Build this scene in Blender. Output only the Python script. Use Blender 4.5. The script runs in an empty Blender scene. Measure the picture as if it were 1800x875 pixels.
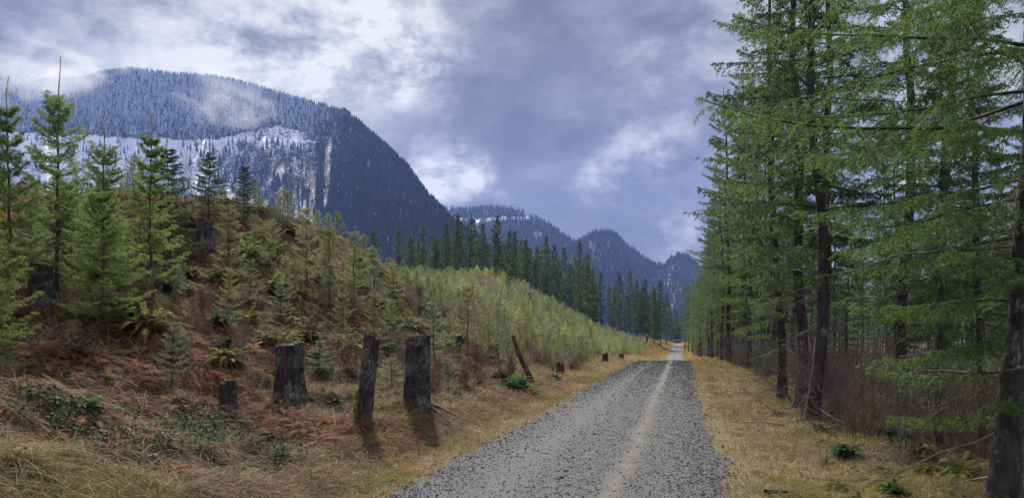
import bpy, math
import numpy as np

SC = bpy.context.scene
COL = SC.collection
R = math.radians
F, CX, HY, CAMZ = 1310.0, 900.0, 588.0, 1.7      # focal length, centre column and horizon row of the view, eye height
rng = np.random.default_rng(11)

# ------------------------------------------------------------------ mesh helpers
def build_mesh(name, V, faces, mats=(), mat_idx=None, smooth=False, col=None, fl=None):
    """V (n,3); faces: list of int arrays (k,3)/(k,4); mat_idx: list of slot per faces array"""
    me = bpy.data.meshes.new(name)
    V = np.asarray(V, np.float32)
    faces = [np.asarray(f, np.int32) for f in faces if len(f)]
    me.vertices.add(len(V)); me.vertices.foreach_set('co', V.ravel())
    nl = sum(f.size for f in faces); nf = sum(len(f) for f in faces)
    me.loops.add(nl); me.polygons.add(nf)
    me.loops.foreach_set('vertex_index', np.concatenate([f.ravel() for f in faces]))
    tot = np.concatenate([np.full(len(f), f.shape[1], np.int32) for f in faces])
    st = np.concatenate([[0], np.cumsum(tot)[:-1]]).astype(np.int32)
    me.polygons.foreach_set('loop_start', st)
    if mat_idx is not None:
        mi = np.concatenate([np.full(len(f), m, np.int32) for f, m in zip(faces, mat_idx)])
        me.polygons.foreach_set('material_index', mi)
    for m in mats: me.materials.append(m)
    if col is not None:
        a = me.attributes.new('col', 'FLOAT_COLOR', 'POINT')
        c = np.ones((len(V), 4), np.float32); c[:, :3] = col
        a.data.foreach_set('color', c.ravel())
    if fl is not None:
        for k, v in fl.items():
            a = me.attributes.new(k, 'FLOAT', 'POINT'); a.data.foreach_set('value', np.asarray(v, np.float32))
    me.update(calc_edges=True)
    me.polygons.foreach_set('use_smooth', np.full(nf, smooth, bool))
    return me

class Acc:
    """collects pieces into one mesh"""
    def __init__(s): s.V = []; s.F = []; s.M = []; s.C = []; s.n = 0
    def add(s, V, Fs, slot=0, v=0.5):
        V = np.asarray(V, float).reshape(-1, 3)
        for f in (Fs if isinstance(Fs, list) else [Fs]):
            if len(f): s.F.append(np.asarray(f) + s.n); s.M.append(slot)
        s.V.append(V); s.n += len(V)
        s.C.append(np.broadcast_to(np.asarray(v, float), (len(V),)))
    def mesh(s, name, mats, smooth=False):
        return build_mesh(name, np.concatenate(s.V), s.F, mats, s.M, smooth, fl={'v': np.concatenate(s.C)})

def link(name, me, parent=None, loc=None):
    o = bpy.data.objects.new(name, me); COL.objects.link(o)
    if parent is not None: o.parent = parent
    if loc is not None: o.location = loc
    return o
def tag(o, label=None, cat=None, group=None, kind=None):
    if label: o['label'] = label
    if cat: o['category'] = cat
    if group: o['group'] = group
    if kind: o['kind'] = kind
    return o
def empty(name, loc=(0, 0, 0), rz=0, sc=1.0):
    o = bpy.data.objects.new(name, None); COL.objects.link(o)
    o.empty_display_size = .2; o.location = loc; o.rotation_euler = (0, 0, rz)
    o.scale = (sc, sc, sc) if np.isscalar(sc) else sc
    return o
def copy_tree(o):
    r = o.copy(); COL.objects.link(r)
    for ch in list(o.children):
        c = ch.copy(); COL.objects.link(c); c.parent = r
        for g in list(ch.children):
            d = g.copy(); COL.objects.link(d); d.parent = c
    return r

def nrm(a): return a / np.maximum(np.linalg.norm(a, axis=-1, keepdims=True), 1e-9)
UP = np.array([0, 0, 1.0])

def vnoise(x, y, seed=0):
    x = np.asarray(x, float); y = np.asarray(y, float)
    xi = np.floor(x).astype(np.int64); yi = np.floor(y).astype(np.int64)
    fx = x - xi; fy = y - yi; fx = fx*fx*(3-2*fx); fy = fy*fy*(3-2*fy)
    def h(a, b):
        n = (a*374761393 + b*668265263 + seed*982451653) & 0x7fffffff
        n = ((n ^ (n >> 13)) * 1274126177) & 0x7fffffff
        return ((n ^ (n >> 16)) & 0xffff) / 65535.0*2-1
    return (h(xi, yi)*(1-fx)+h(xi+1, yi)*fx)*(1-fy)+(h(xi, yi+1)*(1-fx)+h(xi+1, yi+1)*fx)*fy
def fbm(x, y, seed=0, o=4):
    s = 0; a = 1.0; t = 0
    for k in range(o):
        s = s+a*vnoise(x*2**k, y*2**k, seed+k); t += a; a *= .5
    return s/t
def sstep(a, b, x):
    t = np.clip((np.asarray(x, float)-a)/(b-a), 0, 1); return t*t*(3-2*t)

# ------------------------------------------------------------------ materials
def newmat(name):
    m = bpy.data.materials.new(name); m.use_nodes = True
    nt = m.node_tree; nt.nodes.clear()
    out = nt.nodes.new('ShaderNodeOutputMaterial')
    return m, nt, out
def N(nt, t, **kw):
    n = nt.nodes.new(t)
    for k, v in kw.items():
        if k.startswith('i_'):
            key = k[2:]; n.inputs[int(key) if key.isdigit() else key].default_value = v
        else: setattr(n, k, v)
    return n
def ramp(nt, stops, fac=None, interp='LINEAR'):
    r = nt.nodes.new('ShaderNodeValToRGB'); r.color_ramp.interpolation = interp
    e = r.color_ramp.elements
    while len(e) < len(stops): e.new(.5)
    for i, (p, c) in enumerate(stops):
        e[i].position = p; e[i].color = (c[0], c[1], c[2], 1)
    if fac is not None: nt.links.new(fac, r.inputs[0])
    return r
def mixc(nt, fac, a, b, mode='MIX'):
    m = nt.nodes.new('ShaderNodeMix'); m.data_type = 'RGBA'; m.blend_type = mode
    for s, k in ((fac, 0), (a, 6), (b, 7)):
        if hasattr(s, 'is_linked') or hasattr(s, 'links'): nt.links.new(s, m.inputs[k])
        elif k == 0: m.inputs[0].default_value = s
        else: m.inputs[k].default_value = (s[0], s[1], s[2], 1)
    return m.outputs[2]
def math_n(nt, op, a, b=None, c=None):
    m = nt.nodes.new('ShaderNodeMath'); m.operation = op
    for i, s in enumerate((a, b, c)):
        if s is None: continue
        if isinstance(s, (int, float)): m.inputs[i].default_value = s
        else: nt.links.new(s, m.inputs[i])
    return m.outputs[0]
def noise(nt, scale, detail=4, rough=.55, vec=None, dist=0):
    n = N(nt, 'ShaderNodeTexNoise', i_Scale=scale, i_Detail=detail, i_Roughness=rough, i_Distortion=dist)
    if vec is not None: nt.links.new(vec, n.inputs['Vector'])
    return n.outputs['Fac']

def leaf_mat(name, cols, trans=.35, rough=.6, spec=.12, objvar=.25, use_col=False):
    """cols: ramp over the per-leaf variation attribute 'v'; or the 'col' attribute"""
    m, nt, out = newmat(name)
    if use_col:
        base = N(nt, 'ShaderNodeAttribute', attribute_name='col').outputs['Color']
    else:
        at = N(nt, 'ShaderNodeAttribute', attribute_name='v').outputs['Fac']
        base = ramp(nt, cols, at).outputs[0]
    oi = N(nt, 'ShaderNodeObjectInfo').outputs['Random']
    hsv = N(nt, 'ShaderNodeHueSaturation')
    nt.links.new(base, hsv.inputs['Color'])
    nt.links.new(math_n(nt, 'MULTIPLY_ADD', oi, .03, .485), hsv.inputs['Hue'])
    nt.links.new(math_n(nt, 'MULTIPLY_ADD', oi, objvar*1.6, 1-objvar*.8), hsv.inputs['Value'])
    p = N(nt, 'ShaderNodeBsdfPrincipled'); p.inputs['Roughness'].default_value = rough
    p.inputs['Specular IOR Level'].default_value = spec
    nt.links.new(hsv.outputs[0], p.inputs['Base Color'])
    tr = N(nt, 'ShaderNodeBsdfTranslucent'); nt.links.new(hsv.outputs[0], tr.inputs['Color'])
    mx = N(nt, 'ShaderNodeMixShader'); mx.inputs[0].default_value = trans
    nt.links.new(p.outputs[0], mx.inputs[1]); nt.links.new(tr.outputs[0], mx.inputs[2])
    nt.links.new(mx.outputs[0], out.inputs['Surface'])
    return m

def bark_mat(name, c1, c2, lichen=(.3, .31, .28), lich=.5, scale=9, bump=.6):
    m, nt, out = newmat(name)
    tc = N(nt, 'ShaderNodeTexCoord').outputs['Object']
    mp = N(nt, 'ShaderNodeMapping'); mp.inputs['Scale'].default_value = (1, 1, .38); nt.links.new(tc, mp.inputs[0])
    n1 = noise(nt, scale, 6, .65, mp.outputs[0])
    n2 = noise(nt, scale*3.2, 5, .7, mp.outputs[0])
    n3 = noise(nt, 3.0, 4, .6, tc)
    base = ramp(nt, [(.35, c1), (.65, c2)], n1).outputs[0]
    lf = math_n(nt, 'MULTIPLY', ramp(nt, [(lich, (0, 0, 0)), (lich+.12, (1, 1, 1))], n3).outputs[0], ramp(nt, [(.45, (0, 0, 0)), (.6, (1, 1, 1))], n2).outputs[0])
    base = mixc(nt, lf, base, lichen)
    p = N(nt, 'ShaderNodeBsdfPrincipled'); p.inputs['Roughness'].default_value = .9
    p.inputs['Specular IOR Level'].default_value = .2
    nt.links.new(base, p.inputs['Base Color'])
    b = N(nt, 'ShaderNodeBump'); b.inputs['Strength'].default_value = bump; b.inputs['Distance'].default_value = .03
    nt.links.new(math_n(nt, 'ADD', n1, n2), b.inputs['Height']); nt.links.new(b.outputs[0], p.inputs['Normal'])
    nt.links.new(p.outputs[0], out.inputs['Surface'])
    return m

M = {}
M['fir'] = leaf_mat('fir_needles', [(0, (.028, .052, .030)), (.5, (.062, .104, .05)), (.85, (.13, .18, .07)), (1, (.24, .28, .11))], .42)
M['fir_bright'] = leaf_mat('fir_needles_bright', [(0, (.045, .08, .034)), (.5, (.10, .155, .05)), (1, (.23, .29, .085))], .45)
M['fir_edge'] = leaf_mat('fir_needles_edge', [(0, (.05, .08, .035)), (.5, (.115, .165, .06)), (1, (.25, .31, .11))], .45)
M['fir_far'] = leaf_mat('fir_needles_treeline', [(0, (.03, .05, .032)), (.6, (.075, .11, .055)), (1, (.17, .20, .09))], .4)
M['sap'] = leaf_mat('sapling_needles', [(0, (.10, .13, .055)), (.5, (.20, .235, .10)), (1, (.40, .43, .20))], .45, objvar=.3)
M['sap_blue'] = leaf_mat('sapling_needles_bluish', [(0, (.09, .12, .075)), (.6, (.19, .24, .15)), (1, (.38, .43, .28))], .4)
M['sap_gold'] = leaf_mat('sapling_needles_golden', [(0, (.13, .13, .045)), (.5, (.26, .24, .09)), (1, (.48, .43, .19))], .45, objvar=.3)
M['sap_dark'] = leaf_mat('sapling_needles_dark', [(0, (.02, .038, .018)), (.6, (.045, .075, .03)), (1, (.10, .13, .05))], .35)
M['sap_lush'] = leaf_mat('sapling_needles_lush', [(0, (.07, .11, .035)), (.5, (.155, .215, .065)), (1, (.33, .39, .13))], .48)
M['fern_olive'] = leaf_mat('fern_olive', [(0, (.07, .08, .025)), (.5, (.17, .17, .055)), (1, (.34, .31, .13))], .4, spec=.05, rough=.7)
M['fern_green'] = leaf_mat('fern_green', [(0, (.02, .045, .018)), (.6, (.05, .095, .03)), (1, (.13, .19, .07))], .4, spec=.06, rough=.7)
M['bark'] = bark_mat('fir_bark', (.026, .022, .021), (.085, .075, .068), lich=.54)
M['bark_far'] = bark_mat('fir_bark_weathered', (.05, .043, .04), (.12, .105, .095), lich=.5)
M['bark_sap'] = bark_mat('sapling_bark', (.05, .042, .035), (.10, .085, .07), lich=.6)
M['stump'] = bark_mat('stump_bark', (.014, .012, .011), (.075, .064, .056), lichen=(.25, .25, .235), lich=.46, scale=13, bump=1.0)
M['cut'] = bark_mat('stump_cut_wood', (.10, .09, .078), (.23, .21, .185), lichen=(.05, .05, .04), lich=.5, scale=7, bump=.3)
M['rotten'] = bark_mat('rotten_wood', (.03, .018, .012), (.13, .065, .04), lichen=(.05, .04, .03), lich=.55, scale=8, bump=.9)
M['deadtwig'] = bark_mat('dead_twig_wood', (.09, .08, .075), (.20, .185, .17), lich=.6, bump=.1)
M['shrub_red'] = bark_mat('shrub_stem_reddish', (.10, .055, .045), (.24, .15, .125), lichen=(.2, .17, .15), lich=.5, bump=.1)
M['shrub_grey'] = bark_mat('shrub_stem_grey', (.09, .075, .068), (.24, .205, .185), lich=.5, bump=.1)
M['litter'] = leaf_mat('dry_plant_matter', None, .25, rough=.8, spec=.06, use_col=True, objvar=0)
M['ivy'] = leaf_mat('glossy_leaf', None, .2, rough=.65, spec=.10, use_col=True, objvar=0)

def moss_mat():
    m, nt, out = newmat('moss')
    tc = N(nt, 'ShaderNodeTexCoord').outputs['Object']
    n1 = noise(nt, 25, 6, .7, tc)
    p = N(nt, 'ShaderNodeBsdfPrincipled'); p.inputs['Roughness'].default_value = 1
    nt.links.new(ramp(nt, [(.35, (.07, .08, .012)), (.6, (.26, .26, .03)), (.75, (.42, .38, .05))], n1).outputs[0], p.inputs['Base Color'])
    b = N(nt, 'ShaderNodeBump'); b.inputs['Strength'].default_value = 1; b.inputs['Distance'].default_value = .03
    nt.links.new(n1, b.inputs['Height']); nt.links.new(b.outputs[0], p.inputs['Normal'])
    nt.links.new(p.outputs[0], out.inputs['Surface']); return m
M['moss'] = moss_mat()

# ------------------------------------------------------------------ ground shape
def rc(Y): return -1.293+.2285*np.asarray(Y, float)            # centre line of the road
def zroad(Y):
    return np.interp(Y, [0, 40, 50, 62, 78, 95, 115, 150, 180, 205, 240, 330], [0, 0, 0, -.45, -1.3, -2.1, -2.22, -2.1, -1.45, -.96, -.9, -.9])
ys_ = np.linspace(0, 340, 1400); zs_ = zroad(ys_)
zs_ = np.convolve(np.pad(zs_, 20, 'edge'), np.ones(41)/41, 'valid')
def zroad(Y): return np.interp(Y, ys_, zs_)

ctrl = [(0,875,5),(0,720,8),(0,600,11.5),(60,535,15.5),(165,520,14.5),(0,470,16.5),(120,400,20),(0,380,20.5),(360,432,22),(230,360,24),
 (340,352,27),(450,380,29),(560,405,31),(650,452,37),(700,503,46),(300,650,12),(420,600,15),(280,520,17),(400,715,12),(510,700,13),
 (640,745,11.5),(732,715,13),(600,605,20),(540,480,25),(655,600,22),(742,555,34),(867,632,28),(805,622,29),(925,680,21),(1063,640,44),
 (980,660,32),(760,508,75),(860,512,85),(950,550,95),(1050,589,110),(1130,606,135),(800,550,45),(900,580,50),(1000,610,60),(860,532,62),(1080,620,75),
 (200,800,8),(450,790,9.5),(-300,600,9),(-300,400,14)]
cp = []
for px, py, Y in ctrl:
    cp.append(((px-CX)/F*Y-float(rc(Y)), Y, CAMZ-(py-HY)/F*Y))
cp += [(-30,30,7),(-45,50,7.5),(-60,90,9),(-45,120,8.5),(-32,145,6.5),(-30,190,4.5),(-60,220,5),(-90,60,8),(-90,150,7),(-90,300,4),(-60,20,7),(-30,15,5.6),(-30,6,4.5),(-14,3.5,2.6),(-24,100,9.4),(-15,190,2),(-8,220,.4),(-20,260,1),(-40,300,3)]
for Y in (3, 6, 10, 15, 21, 28, 36, 46, 58, 72, 90, 115, 145, 180, 220, 280):
    zr = float(zroad(Y))
    for d in (-2.0, 0, 2.0): cp.append((d, Y, zr))
    for d, z in ((3.2, -.05), (5.5, -.15), (12, -.3)): cp.append((d, Y, zr+z))
for Y in (3, 12, 28, 58, 115, 220, 300):
    for d in (28, 60, 90): cp.append((d, Y, float(zroad(Y))-.3))
cp = np.array(cp)
def tps_feat(d, Y): return np.stack([np.asarray(d, float), 15*np.log(np.asarray(Y, float)+8)], -1)
Pc = tps_feat(cp[:, 0], cp[:, 1]); n = len(Pc)
def ker(r2): return .5*r2*np.log(np.maximum(r2, 1e-9))
Kc = ker(((Pc[:, None]-Pc[None])**2).sum(-1))+np.eye(n)*.6
Pm = np.c_[np.ones(n), Pc]
A = np.block([[Kc, Pm], [Pm.T, np.zeros((3, 3))]])
sol = np.linalg.solve(A, np.r_[cp[:, 2], 0, 0, 0])
def tps(d, Y):
    p = tps_feat(d, Y); out = np.empty(len(p))
    for i in range(0, len(p), 20000):
        q = p[i:i+20000]
        out[i:i+20000] = ker(((q[:, None]-Pc[None])**2).sum(-1))@sol[:n]+sol[n]+q@sol[n+1:]
    return out

S = np.concatenate([np.geomspace(1.5, 60, 330), np.geomspace(60.6, 340, 150)])
D = np.unique(np.round(np.concatenate([np.linspace(-100, -40, 16), np.linspace(-40, -17, 60), np.linspace(-17, -2.2, 170), np.linspace(-2.2, 2.2, 45),
     np.linspace(2.2, 10, 80), np.linspace(10, 40, 50), np.linspace(40, 100, 14)]), 4))
SS, DD = np.meshgrid(S, D, indexing='ij')
ZZ = tps(DD.ravel(), SS.ravel()).reshape(SS.shape)
off = sstep(1.9, 3.2, np.abs(DD))
XX = DD+rc(SS)
flat = zroad(SS)-.012*DD**2*.5
ZZ = flat*(1-off)+ZZ*off
left = (DD < 0)
rough = .22*fbm(XX*.7, SS*.7, 3)+.20*fbm(XX*1.9, SS*1.9, 9)+.09*fbm(XX*5, SS*5, 17)
ZZ = ZZ+rough*off*np.where(left, 1.25, .6)*sstep(2.0, 4.5, np.abs(DD))
ZZ = ZZ+.03*fbm(XX*3, SS*3, 5)*sstep(1.75, 2.1, np.abs(DD))
ZZ = ZZ+.012*fbm(XX*1.2, SS*.5, 21)*(1-off)
edge = np.maximum(sstep(80, 100, np.abs(DD)), sstep(300, 340, SS))
ZZ = ZZ*(1-edge)+(-12)*edge
def ground(x, y):
    x = np.asarray(x, float); y = np.asarray(y, float); d = x-rc(y)
    i = np.clip(np.searchsorted(S, y)-1, 0, len(S)-2); j = np.clip(np.searchsorted(D, d)-1, 0, len(D)-2)
    u = np.clip((y-S[i])/(S[i+1]-S[i]), 0, 1); v = np.clip((d-D[j])/(D[j+1]-D[j]), 0, 1)
    return (ZZ[i, j]*(1-u)+ZZ[i+1, j]*u)*(1-v)+(ZZ[i, j+1]*(1-u)+ZZ[i+1, j+1]*u)*v
def hit(px, py, y0=3.0, y1=260):
    Y = np.geomspace(y0, y1, 5000)
    x = (px-CX)/F*Y; z = CAMZ-(py-HY)/F*Y
    k = np.argmax(z <= ground(x, Y))
    if z[k] > ground(x[k], Y[k]): k = len(Y)-1
    return float(x[k]), float(Y[k]), float(ground(x[k], Y[k]))
def grid_faces(a, b):
    i, j = np.meshgrid(np.arange(a-1), np.arange(b-1), indexing='ij'); q = (i*b+j).ravel()
    return np.stack([q, q+1, q+b+1, q+b], -1)

def ground_mat():
    m, nt, out = newmat('forest_soil')
    tc = N(nt, 'ShaderNodeTexCoord').outputs['Object']
    verge = N(nt, 'ShaderNodeAttribute', attribute_name='v').outputs['Fac']
    n1 = noise(nt, .8, 6, .6, tc); n2 = noise(nt, 9, 7, .7, tc); n3 = noise(nt, 45, 5, .7, tc)
    soil = ramp(nt, [(.3, (.022, .016, .012)), (.5, (.06, .038, .026)), (.62, (.10, .06, .04)), (.75, (.06, .065, .025))], n2).outputs[0]
    rust = ramp(nt, [(.35, (.04, .02, .015)), (.65, (.12, .055, .038))], n2).outputs[0]
    c = mixc(nt, ramp(nt, [(.45, (0, 0, 0)), (.6, (1, 1, 1))], n1).outputs[0], soil, rust)
    tan = ramp(nt, [(.3, (.07, .05, .025)), (.55, (.20, .145, .07)), (.75, (.30, .23, .12))], n3).outputs[0]
    c = mixc(nt, verge, c, tan)
    p = N(nt, 'ShaderNodeBsdfPrincipled'); p.inputs['Roughness'].default_value = .95
    nt.links.new(c, p.inputs['Base Color'])
    b = N(nt, 'ShaderNodeBump'); b.inputs['Strength'].default_value = .8; b.inputs['Distance'].default_value = .05
    nt.links.new(math_n(nt, 'ADD', n2, n3), b.inputs['Height']); nt.links.new(b.outputs[0], p.inputs['Normal'])
    nt.links.new(p.outputs[0], out.inputs['Surface']); return m
verge = (1-sstep(2.6, 4.6, np.abs(DD)+.8*fbm(XX*.8, SS*.8, 31)))
# seen from a hill-side the ground is one sheet
g = link('ground', build_mesh('ground', np.stack([XX, SS, ZZ], -1).reshape(-1, 3), [grid_faces(*SS.shape)[:, ::-1]], [ground_mat()], smooth=True, fl={'v': verge.ravel()}))
tag(g, kind='structure')

# valley floor out to the horizon
def simple_mat(name, stops, scale, bump=0, rough=.95):
    m, nt, out = newmat(name)
    tc = N(nt, 'ShaderNodeTexCoord').outputs['Object']
    n1 = noise(nt, scale, 6, .65, tc)
    p = N(nt, 'ShaderNodeBsdfPrincipled'); p.inputs['Roughness'].default_value = rough
    nt.links.new(ramp(nt, stops, n1).outputs[0], p.inputs['Base Color'])
    nt.links.new(p.outputs[0], out.inputs['Surface']); return m
a_ = np.linspace(-4500, 4500, 41); b_ = np.linspace(-1200, 4400, 41)
vx, vy = np.meshgrid(a_, b_, indexing='ij')
vf = link('valley_floor', build_mesh('valley_floor', np.stack([vx, vy, np.full(vx.shape, -11.5)], -1).reshape(-1, 3), [grid_faces(41, 41)], [simple_mat('valley_vegetation', [(.35, (.02, .035, .015)), (.65, (.05, .07, .03))], .02)]))
tag(vf, kind='structure')

# ------------------------------------------------------------------ road
def road_mat():
    m, nt, out = newmat('gravel')
    tc = N(nt, 'ShaderNodeTexCoord').outputs['Object']
    d = N(nt, 'ShaderNodeAttribute', attribute_name='d').outputs['Fac']
    v1 = N(nt, 'ShaderNodeTexVoronoi', i_Scale=38.0); nt.links.new(tc, v1.inputs['Vector'])
    v2 = N(nt, 'ShaderNodeTexVoronoi', i_Scale=90.0); nt.links.new(tc, v2.inputs['Vector'])
    sep = N(nt, 'ShaderNodeSeparateColor'); nt.links.new(v1.outputs['Color'], sep.inputs[0])
    sep2 = N(nt, 'ShaderNodeSeparateColor'); nt.links.new(v2.outputs['Color'], sep2.inputs[0])
    cst = ramp(nt, [(0, (.05, .054, .062)), (.5, (.09, .097, .108)), (.9, (.14, .15, .163)), (1, (.24, .25, .26))], math_n(nt, 'MULTIPLY_ADD', sep.outputs[0], .6, math_n(nt, 'MULTIPLY', sep2.outputs[0], .4))).outputs[0]
    big = noise(nt, .7, 4, .6, tc); fine = noise(nt, 4, 5, .6, tc)
    cst = mixc(nt, ramp(nt, [(.35, (0, 0, 0)), (.7, (1, 1, 1))], big).outputs[0], cst, (.105, .108, .114), 'MIX')
    mul = ramp(nt, [(.3, (.75, .75, .76)), (.7, (1.15, 1.13, 1.1))], fine).outputs[0]
    cst = mixc(nt, 1.0, cst, mul, 'MULTIPLY')
    # pale worn strip of fine sand, an actual mark on the road
    dd = math_n(nt, 'ADD', d, math_n(nt, 'MULTIPLY_ADD', big, .3, -.15))
    strip = math_n(nt, 'ABSOLUTE', math_n(nt, 'SUBTRACT', dd, .56))
    sm = ramp(nt, [(.02, (.85, .85, .85)), (.15, (0, 0, 0))], strip).outputs[0]
    sm = math_n(nt, 'MULTIPLY', sm, ramp(nt, [(.3, (.25, .25, .25)), (.6, (.9, .9, .9))], fine).outputs[0])
    cst = mixc(nt, sm, cst, (.165, .155, .138))
    tr = math_n(nt, 'ABSOLUTE', math_n(nt, 'ADD', dd, .75))
    tm = ramp(nt, [(.1, (.45, .45, .45)), (.4, (0, 0, 0))], tr).outputs[0]
    cst = mixc(nt, math_n(nt, 'MULTIPLY', tm, 1.0), cst, (.125, .128, .134))
    p = N(nt, 'ShaderNodeBsdfPrincipled'); p.inputs['Roughness'].default_value = .85; p.inputs['Specular IOR Level'].default_value = .2
    nt.links.new(cst, p.inputs['Base Color'])
    b = N(nt, 'ShaderNodeBump'); b.inputs['Strength'].default_value = .9; b.inputs['Distance'].default_value = .02
    hgt = math_n(nt, 'ADD', v1.outputs['Distance'], math_n(nt, 'MULTIPLY', v2.outputs['Distance'], .5))
    nt.links.new(hgt, b.inputs['Height']); b.invert = True
    nt.links.new(b.outputs[0], p.inputs['Normal'])
    nt.links.new(p.outputs[0], out.inputs['Surface']); return m
def road_half(Y): return 1.72+.05*np.sin(Y*.21)
rows = S[S < 300]; nc = 41
tt = np.linspace(-1, 1, nc)
RS, RT = np.meshgrid(rows, tt, indexing='ij')
eL = road_half(RS)+.26*fbm(RS*1.1, RS*0+1.5, 41)+.7*np.exp(-((RS-44)/7)**2)
eR = road_half(RS)+.22*fbm(RS*1.1, RS*0+7.5, 43)+.10*np.exp(-((RS-9.8)/1.9)**2)
RD = np.where(RT < 0, RT*eL, RT*eR); RX = RD+rc(RS)
RZ = ground(RX, RS)+.008+.012*(1-np.abs(RT)**8)
rd = link('road', build_mesh('road', np.stack([RX, RS, RZ], -1).reshape(-1, 3), [grid_faces(*RS.shape)[:, ::-1]], [road_mat()], smooth=True, fl={'d': RD.ravel()}))
tag(rd, kind='structure')

# ------------------------------------------------------------------ plant generators
def tubes(P, Rd, k=4):
    """P (B,m,3) curves, Rd (B,m) radii"""
    B, m, _ = P.shape
    T = np.gradient(P, axis=1); T = nrm(T)
    ref = np.where(np.abs(T[..., 2:3]) > .9, np.array([1., 0, 0]), UP)
    U = nrm(np.cross(T, ref)); W = np.cross(T, U)
    a = np.arange(k)*2*math.pi/k
    V = P[:, :, None]+Rd[:, :, None, None]*(U[:, :, None]*np.cos(a)[:, None]+W[:, :, None]*np.sin(a)[:, None])
    idx = np.arange(B*m*k).reshape(B, m, k); nx = np.roll(idx, -1, 2)
    f = np.stack([idx[:, :-1], nx[:, :-1], nx[:, 1:], idx[:, 1:]], -1).reshape(-1, 4)
    return V.reshape(-1, 3), f
def at_t(P, t):
    """sample curves P (S,m,3) at t (S,n) -> pos, tangent"""
    m = P.shape[1]; u = np.clip(t, 0, .9999)*(m-1); i = u.astype(int); f = (u-i)[..., None]
    s = np.arange(len(P))[:, None]
    a = P[s, i]; b = P[s, i+1]
    return a*(1-f)+b*f, nrm(b-a)
def clen(P): return np.linalg.norm(np.diff(P, axis=1), axis=2).sum(1)
def curve_from(o, d, L, m, sag, rg=None, wob=0):
    """start o (n,3), direction d, length L, sag = downward bend (fraction of length)"""
    t = np.linspace(0, 1, m)[None, :, None]
    P = o[:, None]+d[:, None]*L[:, None, None]*t
    P = P-UP*(sag*L)[:, None, None]*t**2
    if wob and rg is not None:
        w = np.cumsum(rg.normal(0, wob, (len(o), m, 3)), 1)*L[:, None, None]/m; w[:, 0] = 0
        P = P+w
    return P
def kids(P, L, nper, t0, t1, ang, lf, rg, m=3, sag=.1, jit=.12, shape=1.0, lmin=.03, vert=.0):
    t = t0+(t1-t0)*(np.arange(nper)+.5)/nper
    t = t[None]+rg.uniform(-.5, .5, (len(P), nper))*(t1-t0)/nper
    pos, T = at_t(P, t)
    side = nrm(np.cross(T, UP)); sg = np.where(np.arange(nper) % 2 == 0, 1, -1)[None, :, None]
    a = ang+rg.normal(0, .15, t.shape)[..., None]
    d = T*np.cos(a)+side*sg*np.sin(a)+rg.normal(0, jit, pos.shape)
    d[..., 2] += vert
    d = nrm(d)
    LL = np.maximum(L[:, None]*lf*(1-t*.92)**shape*rg.uniform(.7, 1.15, t.shape), lmin)
    return curve_from(pos.reshape(-1, 3), d.reshape(-1, 3), LL.ravel(), m, np.full(LL.size, sag)), LL.ravel()
def needles(P, dens, nl, nw, rg, fwd=.75, t0=0., flat=.0):
    L = clen(P); cnt = L*dens; c = np.floor(cnt+rg.random(len(cnt))).astype(int)
    idx = np.repeat(np.arange(len(P)), c); n = len(idx)
    t = t0+(1-t0)*rg.random(n)
    p, T = at_t(P[idx], t[:, None]); p = p[:, 0]; T = T[:, 0]
    U = nrm(np.cross(T, UP)); W = np.cross(U, T); a = rg.uniform(0, 2*math.pi, n)[:, None]
    d = nrm(T*fwd+U*np.cos(a)+W*np.sin(a)*(1-flat)+UP*.1)*(nl*rg.uniform(.7, 1.2, n))[:, None]
    s = nrm(np.cross(d, rg.normal(0, 1, (n, 3))))*nw*.5
    V = np.stack([p-s, p+s, p+d+s*.5, p+d-s*.5], 1).reshape(-1, 3)
    Fc = np.arange(n*4).reshape(-1, 4)
    pv = rg.random(len(P))
    v = np.clip(pv[idx]*.55+rg.random(n)*.3+t*.15, 0, 1)
    return V, Fc, np.repeat(v, 4)

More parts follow.
